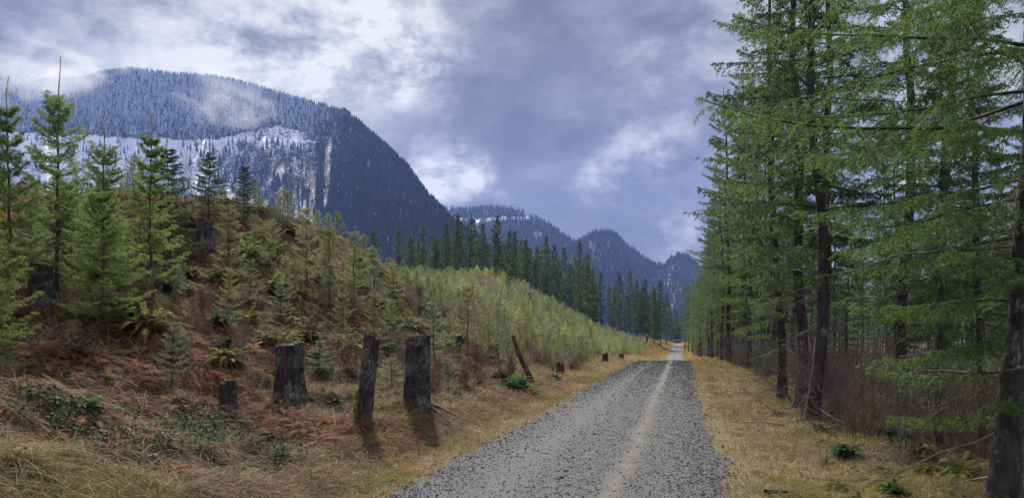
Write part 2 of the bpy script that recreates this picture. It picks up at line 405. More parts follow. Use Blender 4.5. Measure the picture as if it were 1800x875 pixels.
def conifer(name, H, r0, base, Lmax, nb, seed, leafmat, barkmat, n2=14, n3=5, dens=60, nl=.03, nw=.005, e0=-.1, e1=.9, sag=.25,
            prof=1.0, leader=.06, bend=None, dead=0, extra=(), lfs=.33, whorl=0, gap=0, inner=.15, sides=10, sparse=0, droop=.0, twigwood=True, top_rad=.12, vary=.25):
    rg = np.random.default_rng(seed)
    m = 16; h = np.linspace(0, 1, m)
    tx = np.cumsum(rg.normal(0, .004, m))*H; ty = np.cumsum(rg.normal(0, .004, m))*H; tx -= tx[0]; ty -= ty[0]
    if bend is not None: tx = tx*.3+np.interp(h*H, bend[0], bend[1])
    T = np.stack([tx, ty, h*H], -1)
    rad = r0*(1-h)**.85*(1-top_rad)+r0*.05; rad[0] *= 1.35; 
    T[0, 2] -= .15
    at_h = lambda z: np.stack([np.interp(z, T[:, 2], T[:, 0]), np.interp(z, T[:, 2], T[:, 1]), z], -1)
    ta = Acc()
    hs = np.linspace(0, 1, 40); TT = np.stack([np.interp(hs, h, T[:, k]) for k in range(3)], -1); RR = np.interp(hs, h, rad)
    RR = RR*(1+.35*np.exp(-hs*H/.18))
    V, f = tubes(TT[None], RR[None], sides); V = V+rg.normal(0, .025, V.shape)*np.repeat(RR, sides)[:, None]
    ta.add(V, f, 0)
    # live branches
    u = (np.arange(nb)+rg.random(nb)*.8)/nb
    if whorl: u = (np.floor(u*whorl)+.5+rg.normal(0, .08, nb))/whorl; u = np.clip(u, 0, .995)
    z = base+(H*(1-leader)-base)*u**.9
    az = np.arange(nb)*2.39996+rg.normal(0, .35, nb)
    rel = (z-base)/(H-base)
    L = Lmax*((1-rel)**prof*.93+.05)*rg.uniform(1-vary, 1+vary*.8, nb)
    L *= (.55+.45*sstep(-.02, .15, rel)) if sparse == 0 else 1
    el = e0+(e1-e0)*rel**1.3+rg.normal(0, .09, nb)
    o = at_h(z)
    if len(extra):
        ex = np.array(extra, float)
        o = np.r_[o, at_h(ex[:, 0])]; az = np.r_[az, ex[:, 1]]; L = np.r_[L, ex[:, 2]]; el = np.r_[el, ex[:, 3]]
        rel = np.r_[rel, np.full(len(ex), .2)]
    d = np.stack([np.cos(az)*np.cos(el), np.sin(az)*np.cos(el), np.sin(el)], -1)
    B = curve_from(o, d, L, 7, sag*(1-rel)*rg.uniform(.5, 1.3, len(L)), rg, .06)
    # tips turn up again
    tt = np.linspace(0, 1, 7); B[:, :, 2] += (L*.22*(1-rel))[:, None]*tt**4
    ca = Acc()
    br = np.maximum(.003, .0075*L)[:, None]*(1-.8*tt)[None]
    V, f = tubes(B, br, 4); ca.add(V, f, 1)
    C2, L2 = kids(B, L, n2, inner, 1, .95, lfs, rg, 4, .12+.1*sag+droop, shape=.7, lmin=.06)
    if twigwood:
        V, f = tubes(C2, np.maximum(.0015, .006*L2)[:, None]*np.array([1, .8, .6, .3])[None], 3); ca.add(V, f, 1)
    segs = [(C2, 1.0)]
    if n3:
        C3, L3 = kids(C2, L2, n3, .12, 1, .8, .5, rg, 3, .25+droop*1.5, jit=.2, lmin=.04)
        segs.append((C3, 1.0))
    for C, k in segs:
        V, f, v = needles(C, dens*k, nl, nw, rg); ca.add(V, f, 0, v)
    V, f, v = needles(B[:, 2:], dens, nl, nw, rg); ca.add(V, f, 0, v)
    # leader
    zz = np.linspace(H*(1-leader*2.2), H, 4); Ld = at_h(zz)[None]
    V, f, v = needles(Ld, dens*1.4, nl*.9, nw, rg, fwd=1.0); ca.add(V, f, 0, v)
    trunk = ta.mesh(name+'_trunk', [barkmat], True); crown = ca.mesh(name+'_crown', [leafmat, barkmat])
    dm = None
    if dead:
        z = rg.uniform(.25, max(base*1.25, .6), dead); az = rg.uniform(0, 2*math.pi, dead); L = rg.uniform(.3, 1, dead)*Lmax*.75; el = rg.normal(.0, .25, dead)
        d = np.stack([np.cos(az)*np.cos(el), np.sin(az)*np.cos(el), np.sin(el)], -1)
        Bd = curve_from(at_h(z), d, L, 6, rg.uniform(0, .35, dead), rg, .12)
        da = Acc(); V, f = tubes(Bd, (.006+.006*L)[:, None]*(1-.8*np.linspace(0, 1, 6))[None], 4); da.add(V, f, 0)
        C, LC = kids(Bd, L, 8, .2, 1, .9, .35, rg, 4, .1, jit=.3)
        V, f = tubes(C, np.full((len(C), 4), .003), 3); da.add(V, f, 0)
        C3, L3 = kids(C, LC, 4, .2, 1, .8, .4, rg, 3, .1, jit=.3)
        V, f = tubes(C3, np.full((len(C3), 3), .0018), 3); da.add(V, f, 0)
        dm = da.mesh(name+'_deadwood', [M['deadtwig']])
    return trunk, crown, dm, H

def add_tree(name, meshes, x, y, z=None, rz=0, sc=1., label=None, cat='tree', group=None, tilt=(0, 0), nodead=False):
    if z is None: z = float(ground(x, y))
    e = empty(name, (x, y, z-.03), rz, sc); e.rotation_euler = (tilt[0], tilt[1], rz)
    link('trunk', meshes[0], e); link('crown', meshes[1], e)
    if meshes[2] is not None and not nodead: link('dead_branches', meshes[2], e)
    return tag(e, label, cat, group)

# ---- stands of big firs on the right
edge_v = [conifer('edge_fir', 15.5, .15, 2.1+.35*k, 2.3, 84, 100+k, M['fir_edge'], M['bark'], n2=18, n3=6, dens=30, nl=.07, nw=.022, sag=.3, droop=.3, e0=-.05, e1=.75, prof=.55, dead=26, vary=.5) for k in range(4)]
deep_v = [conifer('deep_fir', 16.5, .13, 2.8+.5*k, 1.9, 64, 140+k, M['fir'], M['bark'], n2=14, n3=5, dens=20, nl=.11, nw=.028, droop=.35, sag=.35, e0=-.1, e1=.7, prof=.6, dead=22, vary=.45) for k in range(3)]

WORD = ['first', 'second', 'third', 'fourth', 'fifth', 'sixth', 'seventh', 'eighth', 'ninth', 'tenth', 'eleventh', 'twelfth', 'thirteenth', 'fourteenth', 'fifteenth',
        'sixteenth', 'seventeenth', 'eighteenth', 'nineteenth', 'twentieth', 'twenty-first', 'twenty-second', 'twenty-third', 'twenty-fourth', 'twenty-fifth', 'twenty-sixth', 'twenty-seventh', 'twenty-eighth',
        'twenty-ninth', 'thirtieth', 'thirty-first', 'thirty-second', 'thirty-third', 'thirty-fourth']
PI = math.pi
taken = []
# big fir at the right edge of the view
hero = conifer('near_fir', 15, .135, 3.0, 3.0, 70, 7, M['fir_bright'], M['bark'], n2=30, n3=9, dens=110, nl=.032, nw=.0066, droop=.3, sag=.3, e0=.0, e1=.7, prof=.5, dead=34, sides=18, inner=.14,
    extra=[(3.95, PI+.02, 3.5, .06), (4.85, PI-.15, 3.0, .12), (5.5, PI+.25, 3.2, .05), (2.2, PI-.3, 1.6, -.02), (2.65, PI+.55, 1.5, .05), (1.85, PI+.05, 1.0, -.2), (2.5, PI+.95, 1.3, -.1), (1.45, PI-.6, 1.5, -.05),
           (4.4, PI-.5, 2.6, .0), (3.3, PI+.35, 2.3, -.05), (3.5, PI-.7, 2.3, 0), (4.6, PI+.75, 2.2, .05), (.95, PI-1.0, 1.3, .05), (2.9, PI-.95, 1.9, -.05), (1.7, PI-1.1, 1.6, .0), (2.3, PI-1.2, 1.7, .05), (1.1, PI+.7, .7, .1)],
    bend=([0, 1.2, 3, 15], [-.06, 0, .07, .2]), vary=.4)
hx, hy = 5.42, 8.15
add_tree('fir_tree', hero, hx, hy, label='large dark fir at the right photo edge, nearest tree, long boughs reaching left', group='firs along the right side of the road')
taken.append((hx, hy))
# leaning fir with curved trunk
x, y, z = hit(1424, 742)
lean = conifer('leaning_fir', 15.5, .135, 3.3, 2.1, 74, 23, M['fir'], M['bark'], n2=22, n3=7, dens=60, nl=.045, nw=.014, droop=.3, sag=.28, e0=-.05, e1=.6, prof=.55, dead=30, sides=14, vary=.5,
    bend=([0, 1.2, 2.5, 3.9, 5.0, 6.2, 8.4, 15], [0, .16, .27, .30, .2, .02, -.02, 0]),
    extra=[(4.4, PI-.1, 2.5, .12), (6.6, PI+.15, 2.2, .1), (7.4, PI-.3, 2.0, .15), (5.6, PI+.2, 2.3, .1), (3.6, PI+.5, 1.7, -.1), (3.4, .2, 1.8, -.1), (3.1, PI-1.0, 1.6, -.1), (8.0, PI+.1, 1.7, .1)])
add_tree('fir_tree', lean, x, y, label='dark fir with a thin leaning curved trunk at the right verge beside dead sticks', group='firs along the right side of the road')
taken.append((x, y))
edge_list = [
 (1404, 722, 2, 'fir with thick dark trunk right behind the leaning curved fir'),
 (1375, 705, 0, 'slim dark fir left of the leaning curved fir, low green sprig on its trunk'),
 (1455, 703, 1, 'grey barked fir close behind and right of the leaning curved fir'),
 (1356, 660, 2, 'fir with grey mottled trunk, second left of the slim dark fir'),
 (1343, 650, 3, 'straight dark fir behind the small dark bush on the right verge'),
 (1318, 652, 0, 'dark fir trunk standing where the right verge turns reddish'),
 (1308, 644, 1, 'thin fir trunk close behind its darker neighbour by the reddish verge'),
 (1281, 641, 3, 'lone dark trunk standing forward at the reddish brush right of the road'),
 (1251, 628, 2, 'fir with bare trunk beside the pile of dead brush, right of the road crest'),
 (1225, 624.5, 0, 'rightmost of the four slim firs bunched at the far road bend'),
 (1218, 623, 1, 'second from the right of the four slim firs bunched at the far road bend'),
 (1211, 620, 2, 'second from the left of the four slim firs bunched at the far road bend'),
 (1204, 615, 3, 'leftmost of the four slim firs bunched at the far road bend'),
 (1585, 728, 0, 'mid green fir rising from tangled bare brush right of the leaning curved fir'),
 (1660, 740, 1, 'fir in the dark brush midway between the tangled thicket and the nearest big trunk'),
]
for px, py, k, lab in edge_list:
    x, y, z = hit(px, py, y0=6)
    near = [math.hypot(x-a, y-b) for a, b in taken]
    add_tree('fir_tree', edge_v[k], x, y, rz=rng.uniform(0, 6.28), sc=rng.uniform(.88, 1.08), label=lab, group='firs along the right side of the road')
    taken.append((x, y))
# the stand behind: edge trees further on, then the deep wood
def scatter(n, smin, smax, dfun, mind, tries=40000):
    pts = []
    for _ in range(tries):
        if len(pts) >= n: break
        s = math.exp(rng.uniform(math.log(smin), math.log(smax))) if rng.random() < .5 else rng.uniform(smin, smax)
        d = dfun(s); x = float(rc(s))+d; md = mind(s)
        if abs(x) > s*.78+4: continue
        if any((x-a)**2+(s-b)**2 < md*md for a, b in taken): continue
        taken.append((x, s)); pts.append((x, s))
    return pts
for x, y in scatter(34, 44, 185, lambda s: rng.uniform(3.3, 5.5), lambda s: 2.6):
    add_tree('fir_tree', edge_v[rng.integers(4)], x, y, rz=rng.uniform(0, 6.28), sc=rng.uniform(.8, 1.05)*float(np.interp(y, [44, 58, 85, 185], [.95, .82, .68, .6])), label='fir in the unbroken row on the right verge beyond the lone forward trunk', group='firs of the far right verge')
far_back = scatter(130, 14, 130, lambda s: 22+rng.random()*42, lambda s: 2.4)
for x, y in scatter(100, 11, 150, lambda s: 5.2+rng.random()**1.4*32, lambda s: 2.1):
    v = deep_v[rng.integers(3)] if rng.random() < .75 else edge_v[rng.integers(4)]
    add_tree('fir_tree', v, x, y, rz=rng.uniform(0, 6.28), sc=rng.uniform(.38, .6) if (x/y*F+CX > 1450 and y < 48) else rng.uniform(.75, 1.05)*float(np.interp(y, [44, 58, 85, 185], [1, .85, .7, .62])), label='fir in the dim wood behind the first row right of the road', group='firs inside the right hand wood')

def gn_scatter(name, pts, srcs, lab, cat):
    me = bpy.data.meshes.new(name); me.from_pydata([(x, y, float(ground(x, y))-.05) for x, y in pts], [], [])
    a = me.attributes.new('turn', 'FLOAT_VECTOR', 'POINT'); a.data.foreach_set('vector', np.stack([np.zeros(len(pts)), np.zeros(len(pts)), rng.uniform(0, 6.28, len(pts))], -1).astype(np.float32).ravel())
    a = me.attributes.new('size', 'FLOAT', 'POINT'); a.data.foreach_set('value', rng.uniform(.72, 1.08, len(pts)).astype(np.float32))
    o = link(name, me); ng = bpy.data.node_groups.new(name, 'GeometryNodeTree')
    ng.interface.new_socket('Geometry', in_out='INPUT', socket_type='NodeSocketGeometry'); ng.interface.new_socket('Geometry', in_out='OUTPUT', socket_type='NodeSocketGeometry')
    gi = ng.nodes.new('NodeGroupInput'); go = ng.nodes.new('NodeGroupOutput'); j = ng.nodes.new('GeometryNodeJoinGeometry')
    for ob in srcs:
        oi = ng.nodes.new('GeometryNodeObjectInfo'); oi.inputs['Object'].default_value = ob; ng.links.new(oi.outputs['Geometry'], j.inputs[0])
    ip = ng.nodes.new('GeometryNodeInstanceOnPoints'); ng.links.new(gi.outputs[0], ip.inputs['Points']); ng.links.new(j.outputs[0], ip.inputs['Instance'])
    n1 = ng.nodes.new('GeometryNodeInputNamedAttribute'); n1.data_type = 'FLOAT_VECTOR'; n1.inputs[0].default_value = 'turn'
    n2 = ng.nodes.new('GeometryNodeInputNamedAttribute'); n2.data_type = 'FLOAT'; n2.inputs[0].default_value = 'size'
    ng.links.new(n1.outputs[0], ip.inputs['Rotation']); ng.links.new(n2.outputs[0], ip.inputs['Scale']); ng.links.new(ip.outputs[0], go.inputs[0])
    md = o.modifiers.new('trees', 'NODES'); md.node_group = ng
    return tag(o, lab, cat, None, 'stuff')
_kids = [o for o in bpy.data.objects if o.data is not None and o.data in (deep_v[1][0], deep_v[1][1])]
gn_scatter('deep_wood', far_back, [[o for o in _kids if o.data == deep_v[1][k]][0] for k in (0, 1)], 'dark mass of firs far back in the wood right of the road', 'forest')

# ---- tree line behind the clearing on the left
line_v = [conifer('line_fir', 18, .2, .5+1.3*k, 2.6, 84, 200+k, M['fir_far'], M['bark_far'], n2=10, n3=3, dens=7, nl=.32, nw=.11, sag=.25, e0=-.15, e1=.6, prof=.7, leader=.05, vary=.5, twigwood=False) for k in range(5)]
tops = [(655,402,130),(700,398,145),(722,408,160),(741,390,150),(764,408,165),(786,386,150),(806,368,140),(828,376,150),(850,386,148),(876,372,146),(893,398,165),(906,400,150),(926,416,158),(945,427,160),
 (962,410,152),(976,425,165),(991,428,155),(1018,416,150),(1036,440,160),(1058,474,165),(1090,474,170),(1107,468,165),(1121,486,180),(1137,484,178),(1161,487,172),(1172,512,190),(1150,500,190)]
for i, (px, ty, Y) in enumerate(tops):
    x = (px-CX)/F*Y; gz = float(ground(x, Y)); Hh = CAMZ+(HY-ty)/F*Y-gz
    k = int(rng.integers(5)); s = Hh/18
    add_tree('fir_tree', line_v[k], x, Y, rz=rng.uniform(0, 6.28), sc=(max(s, .85)*rng.uniform(.85, 1.05), max(s, .85)*rng.uniform(.85, 1.05), s), label='tall fir, %s from the left in the tree line behind the clearing' % WORD[i], group='tree line behind the clearing')
    taken.append((x, Y))
c = 0
while c < 90:
    px = rng.uniform(690, 1185); Y = rng.uniform(158, 235)
    x = (px-CX)/F*Y; d = x-float(rc(Y))
    if d > -3.0 or any((x-a)**2+(Y-b)**2 < 4.4 for a, b in taken): continue
    ty = np.interp(px, [690, 740, 810, 880, 960, 1030, 1060, 1110, 1160, 1190], [425, 412, 400, 400, 435, 445, 492, 488, 502, 530])+rng.uniform(-2, 28)
    gz = float(ground(x, Y)); s = (CAMZ+(HY-ty)/F*Y-gz)/18
    add_tree('fir_tree', line_v[int(rng.integers(5))], x, Y, rz=rng.uniform(0, 6.28), sc=(max(s, .7), max(s, .7), s), label='fir in the back rows of the tree line, showing only between the front trees', group='back rows of the tree line')
    taken.append((x, Y)); c += 1

for px, ty, Y in [(1168, 532, 236), (1180, 548, 243), (1189, 540, 250), (1197, 552, 240), (1174, 566, 240), (1185, 572, 238), (1193, 570, 241)]:
    x = (px-CX)/F*Y; gz = float(ground(x, Y)); s_ = (CAMZ+(HY-ty)/F*Y-gz)/18
    add_tree('fir_tree', line_v[int(rng.integers(5))], x, Y, rz=rng.uniform(0, 6.28), sc=(max(s_, .6), max(s_, .6), s_), label='short dark fir closing the view behind the log at the end of the road', group='firs at the end of the road')
# ---- young firs
def sapling(name, seed, leaf, H=2., Lmax=.62, nb=34, dens=110, nl=.022, nw=.0045, n2=12, n3=3, **kw):
    kw.setdefault('whorl', 9); kw.setdefault('sag', .05)
    kw.setdefault('e0', .15); kw.setdefault('e1', 1.0); kw.setdefault('prof', .8); kw.setdefault('leader', .1)
    return conifer(name, H, .018*H/2+.004, .1*H, Lmax, nb, seed, leaf, M['bark_sap'], n2=n2, n3=n3, dens=dens, nl=nl, nw=nw, sides=6, lfs=.42, inner=.1, **kw)
sap_near = [sapling('young_fir', 300+k, [M['sap'], M['sap_blue'], M['sap_lush'], M['sap']][k % 4], dens=150, nl=.026, nw=.0055, Lmax=[.6, .5, .75, .45][k % 4], leader=[.12, .1, .14, .2][k % 4]) for k in range(4)]
sap_dark = [sapling('dark_fir', 320+k, M['sap_dark'], H=3, Lmax=.8, nb=60, whorl=0, e0=-.1, e1=.6, dens=130, nl=.03, nw=.009, sag=.15) for k in range(2)]
sap_mid = [sapling('young_fir', 330+k, [M['sap'], M['sap_blue'], M['sap'], M['sap']][k % 4], dens=55, nl=.05, nw=.014, n2=9, n3=2, nb=30, Lmax=.8) for k in range(4)]
sap_far = [sapling('young_fir', 350+k, [M['sap'], M['sap_lush'], M['sap'], M['sap_blue']][k % 4], dens=46, nl=.075, nw=.02, n2=6, n3=0, nb=30, Lmax=.8, twigwood=False, whorl=7) for k in range(4)]
lush_big = sapling('tall_young_fir', 371, M['sap_lush'], H=3.4, Lmax=.78, nb=60, whorl=12, dens=170, nl=.028, nw=.006, n2=14, n3=4, leader=.2, prof=.7)
lush_big2 = sapling('tall_young_fir', 372, M['sap_lush'], H=3.0, Lmax=.62, nb=52, whorl=11, dens=170, nl=.028, nw=.006, n2=14, n3=4, leader=.14, prof=.9)
near_lush = sapling('broad_young_fir', 373, M['sap_lush'], H=2.4, Lmax=.78, nb=56, whorl=10, dens=200, nl=.026, nw=.005, n2=16, n3=5, leader=.1, prof=.7)

# hero saplings: (px, top row, base row, distance, mesh, label)
HS = [
 (100, 98, 400, 13.5, lush_big, 'tall young fir with a bare spiked leader, tallest on the left bank'),
 (12, 132, 420, 12.5, lush_big2, 'young fir at the left photo edge with a thin spiky top against the mountain'),
 (-40, 335, 560, 9.5, near_lush, 'broad bright green young fir crowding the left photo edge above the bank'),
 (180, 205, 400, 15.5, lush_big, 'bushy green young fir right of the tallest spiked one on the left bank'),
 (172, 318, 510, 12.5, near_lush, 'full green young fir standing just right of the blocky grey stump by the dark ferns'),
 (268, 195, 400, 15.5, lush_big2, 'slender young fir with long thin leader against the snowy clearcut'),
 (300, 240, 372, 19.5, sap_dark[0], 'thin dark young fir behind the slender one against the snowy clearcut'),
 (367, 258, 362, 24.0, sap_dark[1], 'dark conical fir alone on the ridge, left one of the dark pair'),
 (428, 282, 372, 26.0, sap_dark[0], 'dark conical fir on the ridge, right one of the dark pair'),
 (300, 552, 655, 11.6, sap_near[1], 'small pale bluish fir sapling on the red bracken below the ferns'),
 (404, 335, 480, 20.0, sap_near[3], 'thin open sapling just right of the square stump near the ridge'),
 (540, 350, 480, 23.0, sap_near[0], 'pale green sapling topping the cluster on the ridge'),
 (578, 372, 490, 24.0, sap_near[3], 'pale sapling second in the ridge cluster'),
 (622, 392, 500, 25.0, sap_near[0], 'sunlit sapling in the middle of the ridge cluster'),
 (602, 492, 610, 19.5, sap_near[3], 'sapling with a thin dark stem above the blocky cut stump'),
 (656, 505, 618, 19.5, sap_near[0], 'bluish green sapling right above the mossy leaning snag'),
 (580, 455, 560, 22.0, sap_near[1], 'low spreading sapling below the ridge cluster'),
 (495, 490, 580, 19.0, sap_near[1], 'low bluish sapling left above the blocky cut stump'),
 (440, 440, 560, 19.0, sap_near[3], 'thin sapling halfway up the slope below the square ridge stump'),
 (765, 520, 645, 21.0, sap_near[1], 'pale open sapling behind the tall upright stump'),
 (822, 490, 625, 27.0, sap_near[0], 'slim sapling beside the short narrow stump'),
 (560, 590, 660, 15.0, sap_near[1], 'small pale sapling beside the right flank of the blocky cut stump'),
 (690, 620, 690, 15.0, sap_near[0], 'small sapling between the mossy snag and the tall upright stump'),
 (790, 620, 700, 17.0, sap_near[1], 'pale small sapling right of the tall upright stump'),
 (470, 560, 640, 16.0, sap_near[3], 'wispy sapling left above the blocky cut stump'),
 (690, 455, 545, 30.0, sap_near[0], 'yellowish sapling at the notch where the ridge drops'),
 (660, 425, 520, 27.0, sap_near[1], 'pale sapling right end of the ridge cluster'),
]
sap_taken = []
for px, ty, by, Y, me, lab in HS:
    x = (px-CX)/F*Y; z = float(ground(x, Y)); top = CAMZ+(HY-ty)/F*Y; Hn = me[3]; s = max(.12, (top-z)/Hn)
    w = min(max(s, .7), 1.15)*(1.15 if Y > 14 else 1)
    add_tree('young_fir', me, x, Y, rz=rng.uniform(0, 6.28), sc=(w, w, s), label=lab, cat='young tree', group='young firs on the left bank')
    sap_taken.append((x, Y))

STUMPS = []
def try_sap(x, Y, md):
    for a, b in sap_taken:
        if (x-a)**2+(Y-b)**2 < md*md: return False
    return True
cand = []
t = 0
while len(cand) < 190 and t < 60000:           # near and middle slope
    t += 1
    Y = math.exp(rng.uniform(math.log(13), math.log(60))); px = rng.uniform(-40, 1120); x = (px-CX)/F*Y; d = x-float(rc(Y))
    if d > -4.2 or d < -26: continue
    if Y < 24 and d > -8.5: continue
    den = np.clip(.6+.9*fbm(np.array([x*.16]), np.array([Y*.16]), 77)[0], .12, 1)
    if rng.random() > den: continue
    if not try_sap(x, Y, 1.0): continue
    sap_taken.append((x, Y)); cand.append((x, Y, d))
far = []
t = 0
while len(far) < 1500 and t < 160000:
    t += 1
    Y = rng.uniform(42, 146)
    px = rng.uniform(640, 1150); x = (px-CX)/F*Y; d = x-float(rc(Y))
    if d > -4.0-(.5 if Y > 60 else 0) or d < -40: continue
    if not try_sap(x, Y, .74) or (fbm(np.array([x*.45]), np.array([Y*.25]), 79)[0] < -.08 and rng.random() < .9): continue
    sap_taken.append((x, Y)); far.append((x, Y, d))
land = [(-3.9, 13, 'blocky cut stump'), (-1.7, 13, 'tall upright stump'), (-.6, 28, 'short stump with pale cut top'), (-9, 22, 'square ridge stump'), (-4.1, 34, 'small dark stump'), (.4, 21, 'leaning charred snag'), (5.6, 44, 'dark stump pair')]
allsap = [(x, y, d, 0) for x, y, d in cand]+[(x, y, d, 1) for x, y, d in far]
allsap.sort(key=lambda q: q[1])
ind = allsap[:270]; rest = allsap[270:]
for i, (x, y, d, f_) in enumerate(ind):
    v = (sap_near if y < 24 else sap_mid if y < 48 else sap_far)[int(rng.integers(4))]
    sc = rng.uniform(.34, .85) if y < 42 else rng.uniform(.35, .8)
    if y < 42:
        a, b, nm = min(land, key=lambda q: (q[0]-x)**2+(q[1]-y)**2)
        side = 'uphill' if (x-a) < -1.2 else 'downhill' if (x-a) > 1.2 else ('behind' if y > b else 'in front')
        ph = {'uphill': 'on the slope uphill of the %s', 'downhill': 'on the slope downhill of the %s', 'behind': 'straight behind the %s', 'in front': 'in front of the %s'}[side] % nm
        sz = 'knee high' if sc < .45 else 'waist high' if sc < .62 else 'chest high'
        tag(add_tree('young_fir', v, x, y, rz=rng.uniform(0, 6.28), sc=sc, cat='young tree'), '%s fir sapling %s' % (sz, ph), None, 'saplings near the %s' % nm)
    else:
        zone = 'lower edge by the road' if d > -8 else 'middle face' if d > -15 else 'upper crest'
        add_tree('young_fir', v, x, y, rz=rng.uniform(0, 6.28), sc=sc, label='sunlit fir sapling in the plantation beyond the stumps, on its %s' % zone, cat='young tree', group='far plantation, %s' % zone)
# the rest of the far plantation as one mass
def merge_instances(name, mesh_list, places, mats, kind_label):
    Vs, Fs, Ms, vs = [], [], [], []; n0 = 0
    data = []
    for me in mesh_list:
        nv = len(me.vertices); co = np.empty(nv*3, np.float32); me.vertices.foreach_get('co', co)
        nf = len(me.polygons); lt = np.empty(nf, np.int32); me.polygons.foreach_get('loop_total', lt)
        li = np.empty(len(me.loops), np.int32); me.loops.foreach_get('vertex_index', li)
        mi = np.empty(nf, np.int32); me.polygons.foreach_get('material_index', mi)
        va = np.empty(nv, np.float32); me.attributes['v'].data.foreach_get('value', va)
        assert (lt == 4).all()
        data.append((co.reshape(-1, 3), li.reshape(-1, 4), mi, va))
    for x, y, z, k, rz, s in places:
        co, f, mi, va = data[k]; c, sn = math.cos(rz), math.sin(rz)
        V = np.stack([co[:, 0]*c-co[:, 1]*sn, co[:, 0]*sn+co[:, 1]*c, co[:, 2]], -1)*s+np.array([x, y, z])
        sh = rng.uniform(-.4, .3)
        Vs.append(V); Fs.append(f+n0); Ms.append(np.where(mi == 0, (0, 2, 3, 4)[k], 1)); vs.append(np.clip(va+sh, 0, 1)); n0 += len(co)
    me = build_mesh(name, np.concatenate(Vs), [np.concatenate(Fs)], mats, None, False, fl={'v': np.concatenate(vs)})
    me.polygons.foreach_set('material_index', np.concatenate(Ms))
    o = link(name, me); tag(o, kind_label[0], kind_label[1], None, 'stuff'); return o
if rest:
    pl = [(x, y, float(ground(x, y))-.03, int(rng.choice(4, p=[.35, .25, .2, .2])), rng.uniform(0, 6.28), rng.uniform(.32, .85)) for x, y, d, _ in rest]
    merge_instances('sapling_thicket', [sap_far[k][1] for k in (0, 1, 2, 3)], pl, [M['sap'], M['bark_sap'], M['sap_lush'], M['sap_gold'], M['sap_blue']], ('dense mass of young firs covering the far end of the plantation', 'young trees'))

# ---- ferns
def fern(name, seed, mat, nf=26, L=.8, npin=24, pl=.09, pw=.026, up=(.5, 1.1), sag=.9):
    rg = np.random.default_rng(seed); a = Acc()
    az = rg.uniform(0, 2*PI, nf); el = rg.uniform(up[0], up[1], nf); LL = L*rg.uniform(.6, 1.15, nf)
    d = np.stack([np.cos(az)*np.cos(el), np.sin(az)*np.cos(el), np.sin(el)], -1)
    P = curve_from(rg.normal(0, .03, (nf, 3))*[1, 1, 0], d, LL, 9, sag*rg.uniform(.6, 1.1, nf), rg, .05)
    V, f = tubes(P, np.full((nf, 9), .003)*np.linspace(1, .4, 9)[None], 3); a.add(V, f, 0, .3)
    t = np.tile(np.linspace(.1, .99, npin), (nf, 1)); pos, T = at_t(P, t)
    side = nrm(np.cross(T, UP))
    fv = rg.random(nf)
    for sg in (1, -1):
        l = pl*L/.8*np.sin(np.clip(t*.92+.12, 0, 1)*PI)**.6*rg.uniform(.8, 1.1, t.shape)
        q = nrm(side*sg+T*.35-UP*rg.uniform(.0, .35, t.shape)[..., None])
        w = T*(pw*.5)
        p0 = pos-w; p1 = pos+w; p2 = pos+q*l[..., None]+w*.2; p3 = pos+q*l[..., None]-w*.2
        V = np.stack([p0, p1, p2, p3], 2).reshape(-1, 3)
        v = np.repeat((fv[:, None]*.5+rg.random(t.shape)*.3+.2*t).ravel(), 4)
        a.add(V, np.arange(len(V)).reshape(-1, 4), 0, np.clip(v, 0, 1))
    return a.mesh(name, [mat])
fern_o = [fern('olive_fern', 400+k, M['fern_olive'], nf=54, L=.95, sag=.85, pl=.055, up=(.7, 1.4)) for k in range(3)]
fern_g = [fern('green_fern', 410+k, M['fern_green'], nf=40, L=.85, sag=.7, up=(.6, 1.35)) for k in range(3)]
def put_fern(me, x, y, s, lab, grp, tiltx=0, tilty=0):
    o = link('fern', me, None, (x, y, float(ground(x, y))-.01)); o.scale = (s, s, s*rng.uniform(.8, 1.1)); o.rotation_euler = (tiltx, tilty, rng.uniform(0, 6.28) if not (tiltx or tilty) else rng.uniform(-.5, .5))
    return tag(o, lab, 'fern', grp)
FH = [
 (905, 690, 1.25, 'g', 'large green sword fern at the road edge beside the charred leaning snag'),
 (880, 668, .9, 'g', 'green fern just behind the large sword fern at the road edge'),
 (1035, 655, .8, 'g', 'dark fern left of the dark stump pair by the road'),
 (975, 668, .7, 'g', 'small fern between the charred snag and the dark stump pair'),
 (1488, 805, .62, 'g', 'single green fern tuft in the grass under the leaning curved fir'),
 (1440, 760, .5, 'g', 'little fern at the foot of the leaning curved fir'),
 (1690, 845, .8, 'o', 'yellow green fern at the foot of the nearest big trunk'),
 (1620, 800, .6, 'o', 'pale fern in the grass a step left of the nearest big trunk'),
 (1560, 770, .6, 'g', 'low fern before the tangled brush'),
 (230, 560, 1.1, 'g', 'dark green fern drooping below the full young fir'),
 (195, 545, .9, 'g', 'dark fern between the grey stump and the drooping dark fern'),
 (110, 470, 1.2, 'g', 'pale frosted fern above the blocky grey stump at left'),
 (330, 400, 1.4, 'o', 'yellow olive fern arching left of the square ridge stump'),
 (280, 400, 1.3, 'o', 'dark rooted olive fern under the slender young fir'),
 (325, 490, 1.2, 'o', 'wind combed olive fern below the square ridge stump'),
 (390, 500, 1.3, 'o', 'olive fern below and right of the square ridge stump'),
 (450, 545, 1.2, 'o', 'olive fern midway down the slope above the blocky cut stump'),
 (500, 560, 1.1, 'o', 'olive fern right above the blocky cut stump'),
 (690, 490, 1.3, 'o', 'brown olive fern at the notch of the ridge'),
 (730, 505, 1.1, 'o', 'brown olive fern right of the ridge notch'),
 (400, 615, .7, 'g', 'small bright fern over the red bracken'),
]
ftk = []
for px, py, s, k, lab in FH:
    x, y, z = hit(px, py, y0=5)
    put_fern((fern_g if k == 'g' else fern_o)[int(rng.integers(3))], x, y, s, lab, 'ferns of the clearing and verges'); ftk.append((x, y))
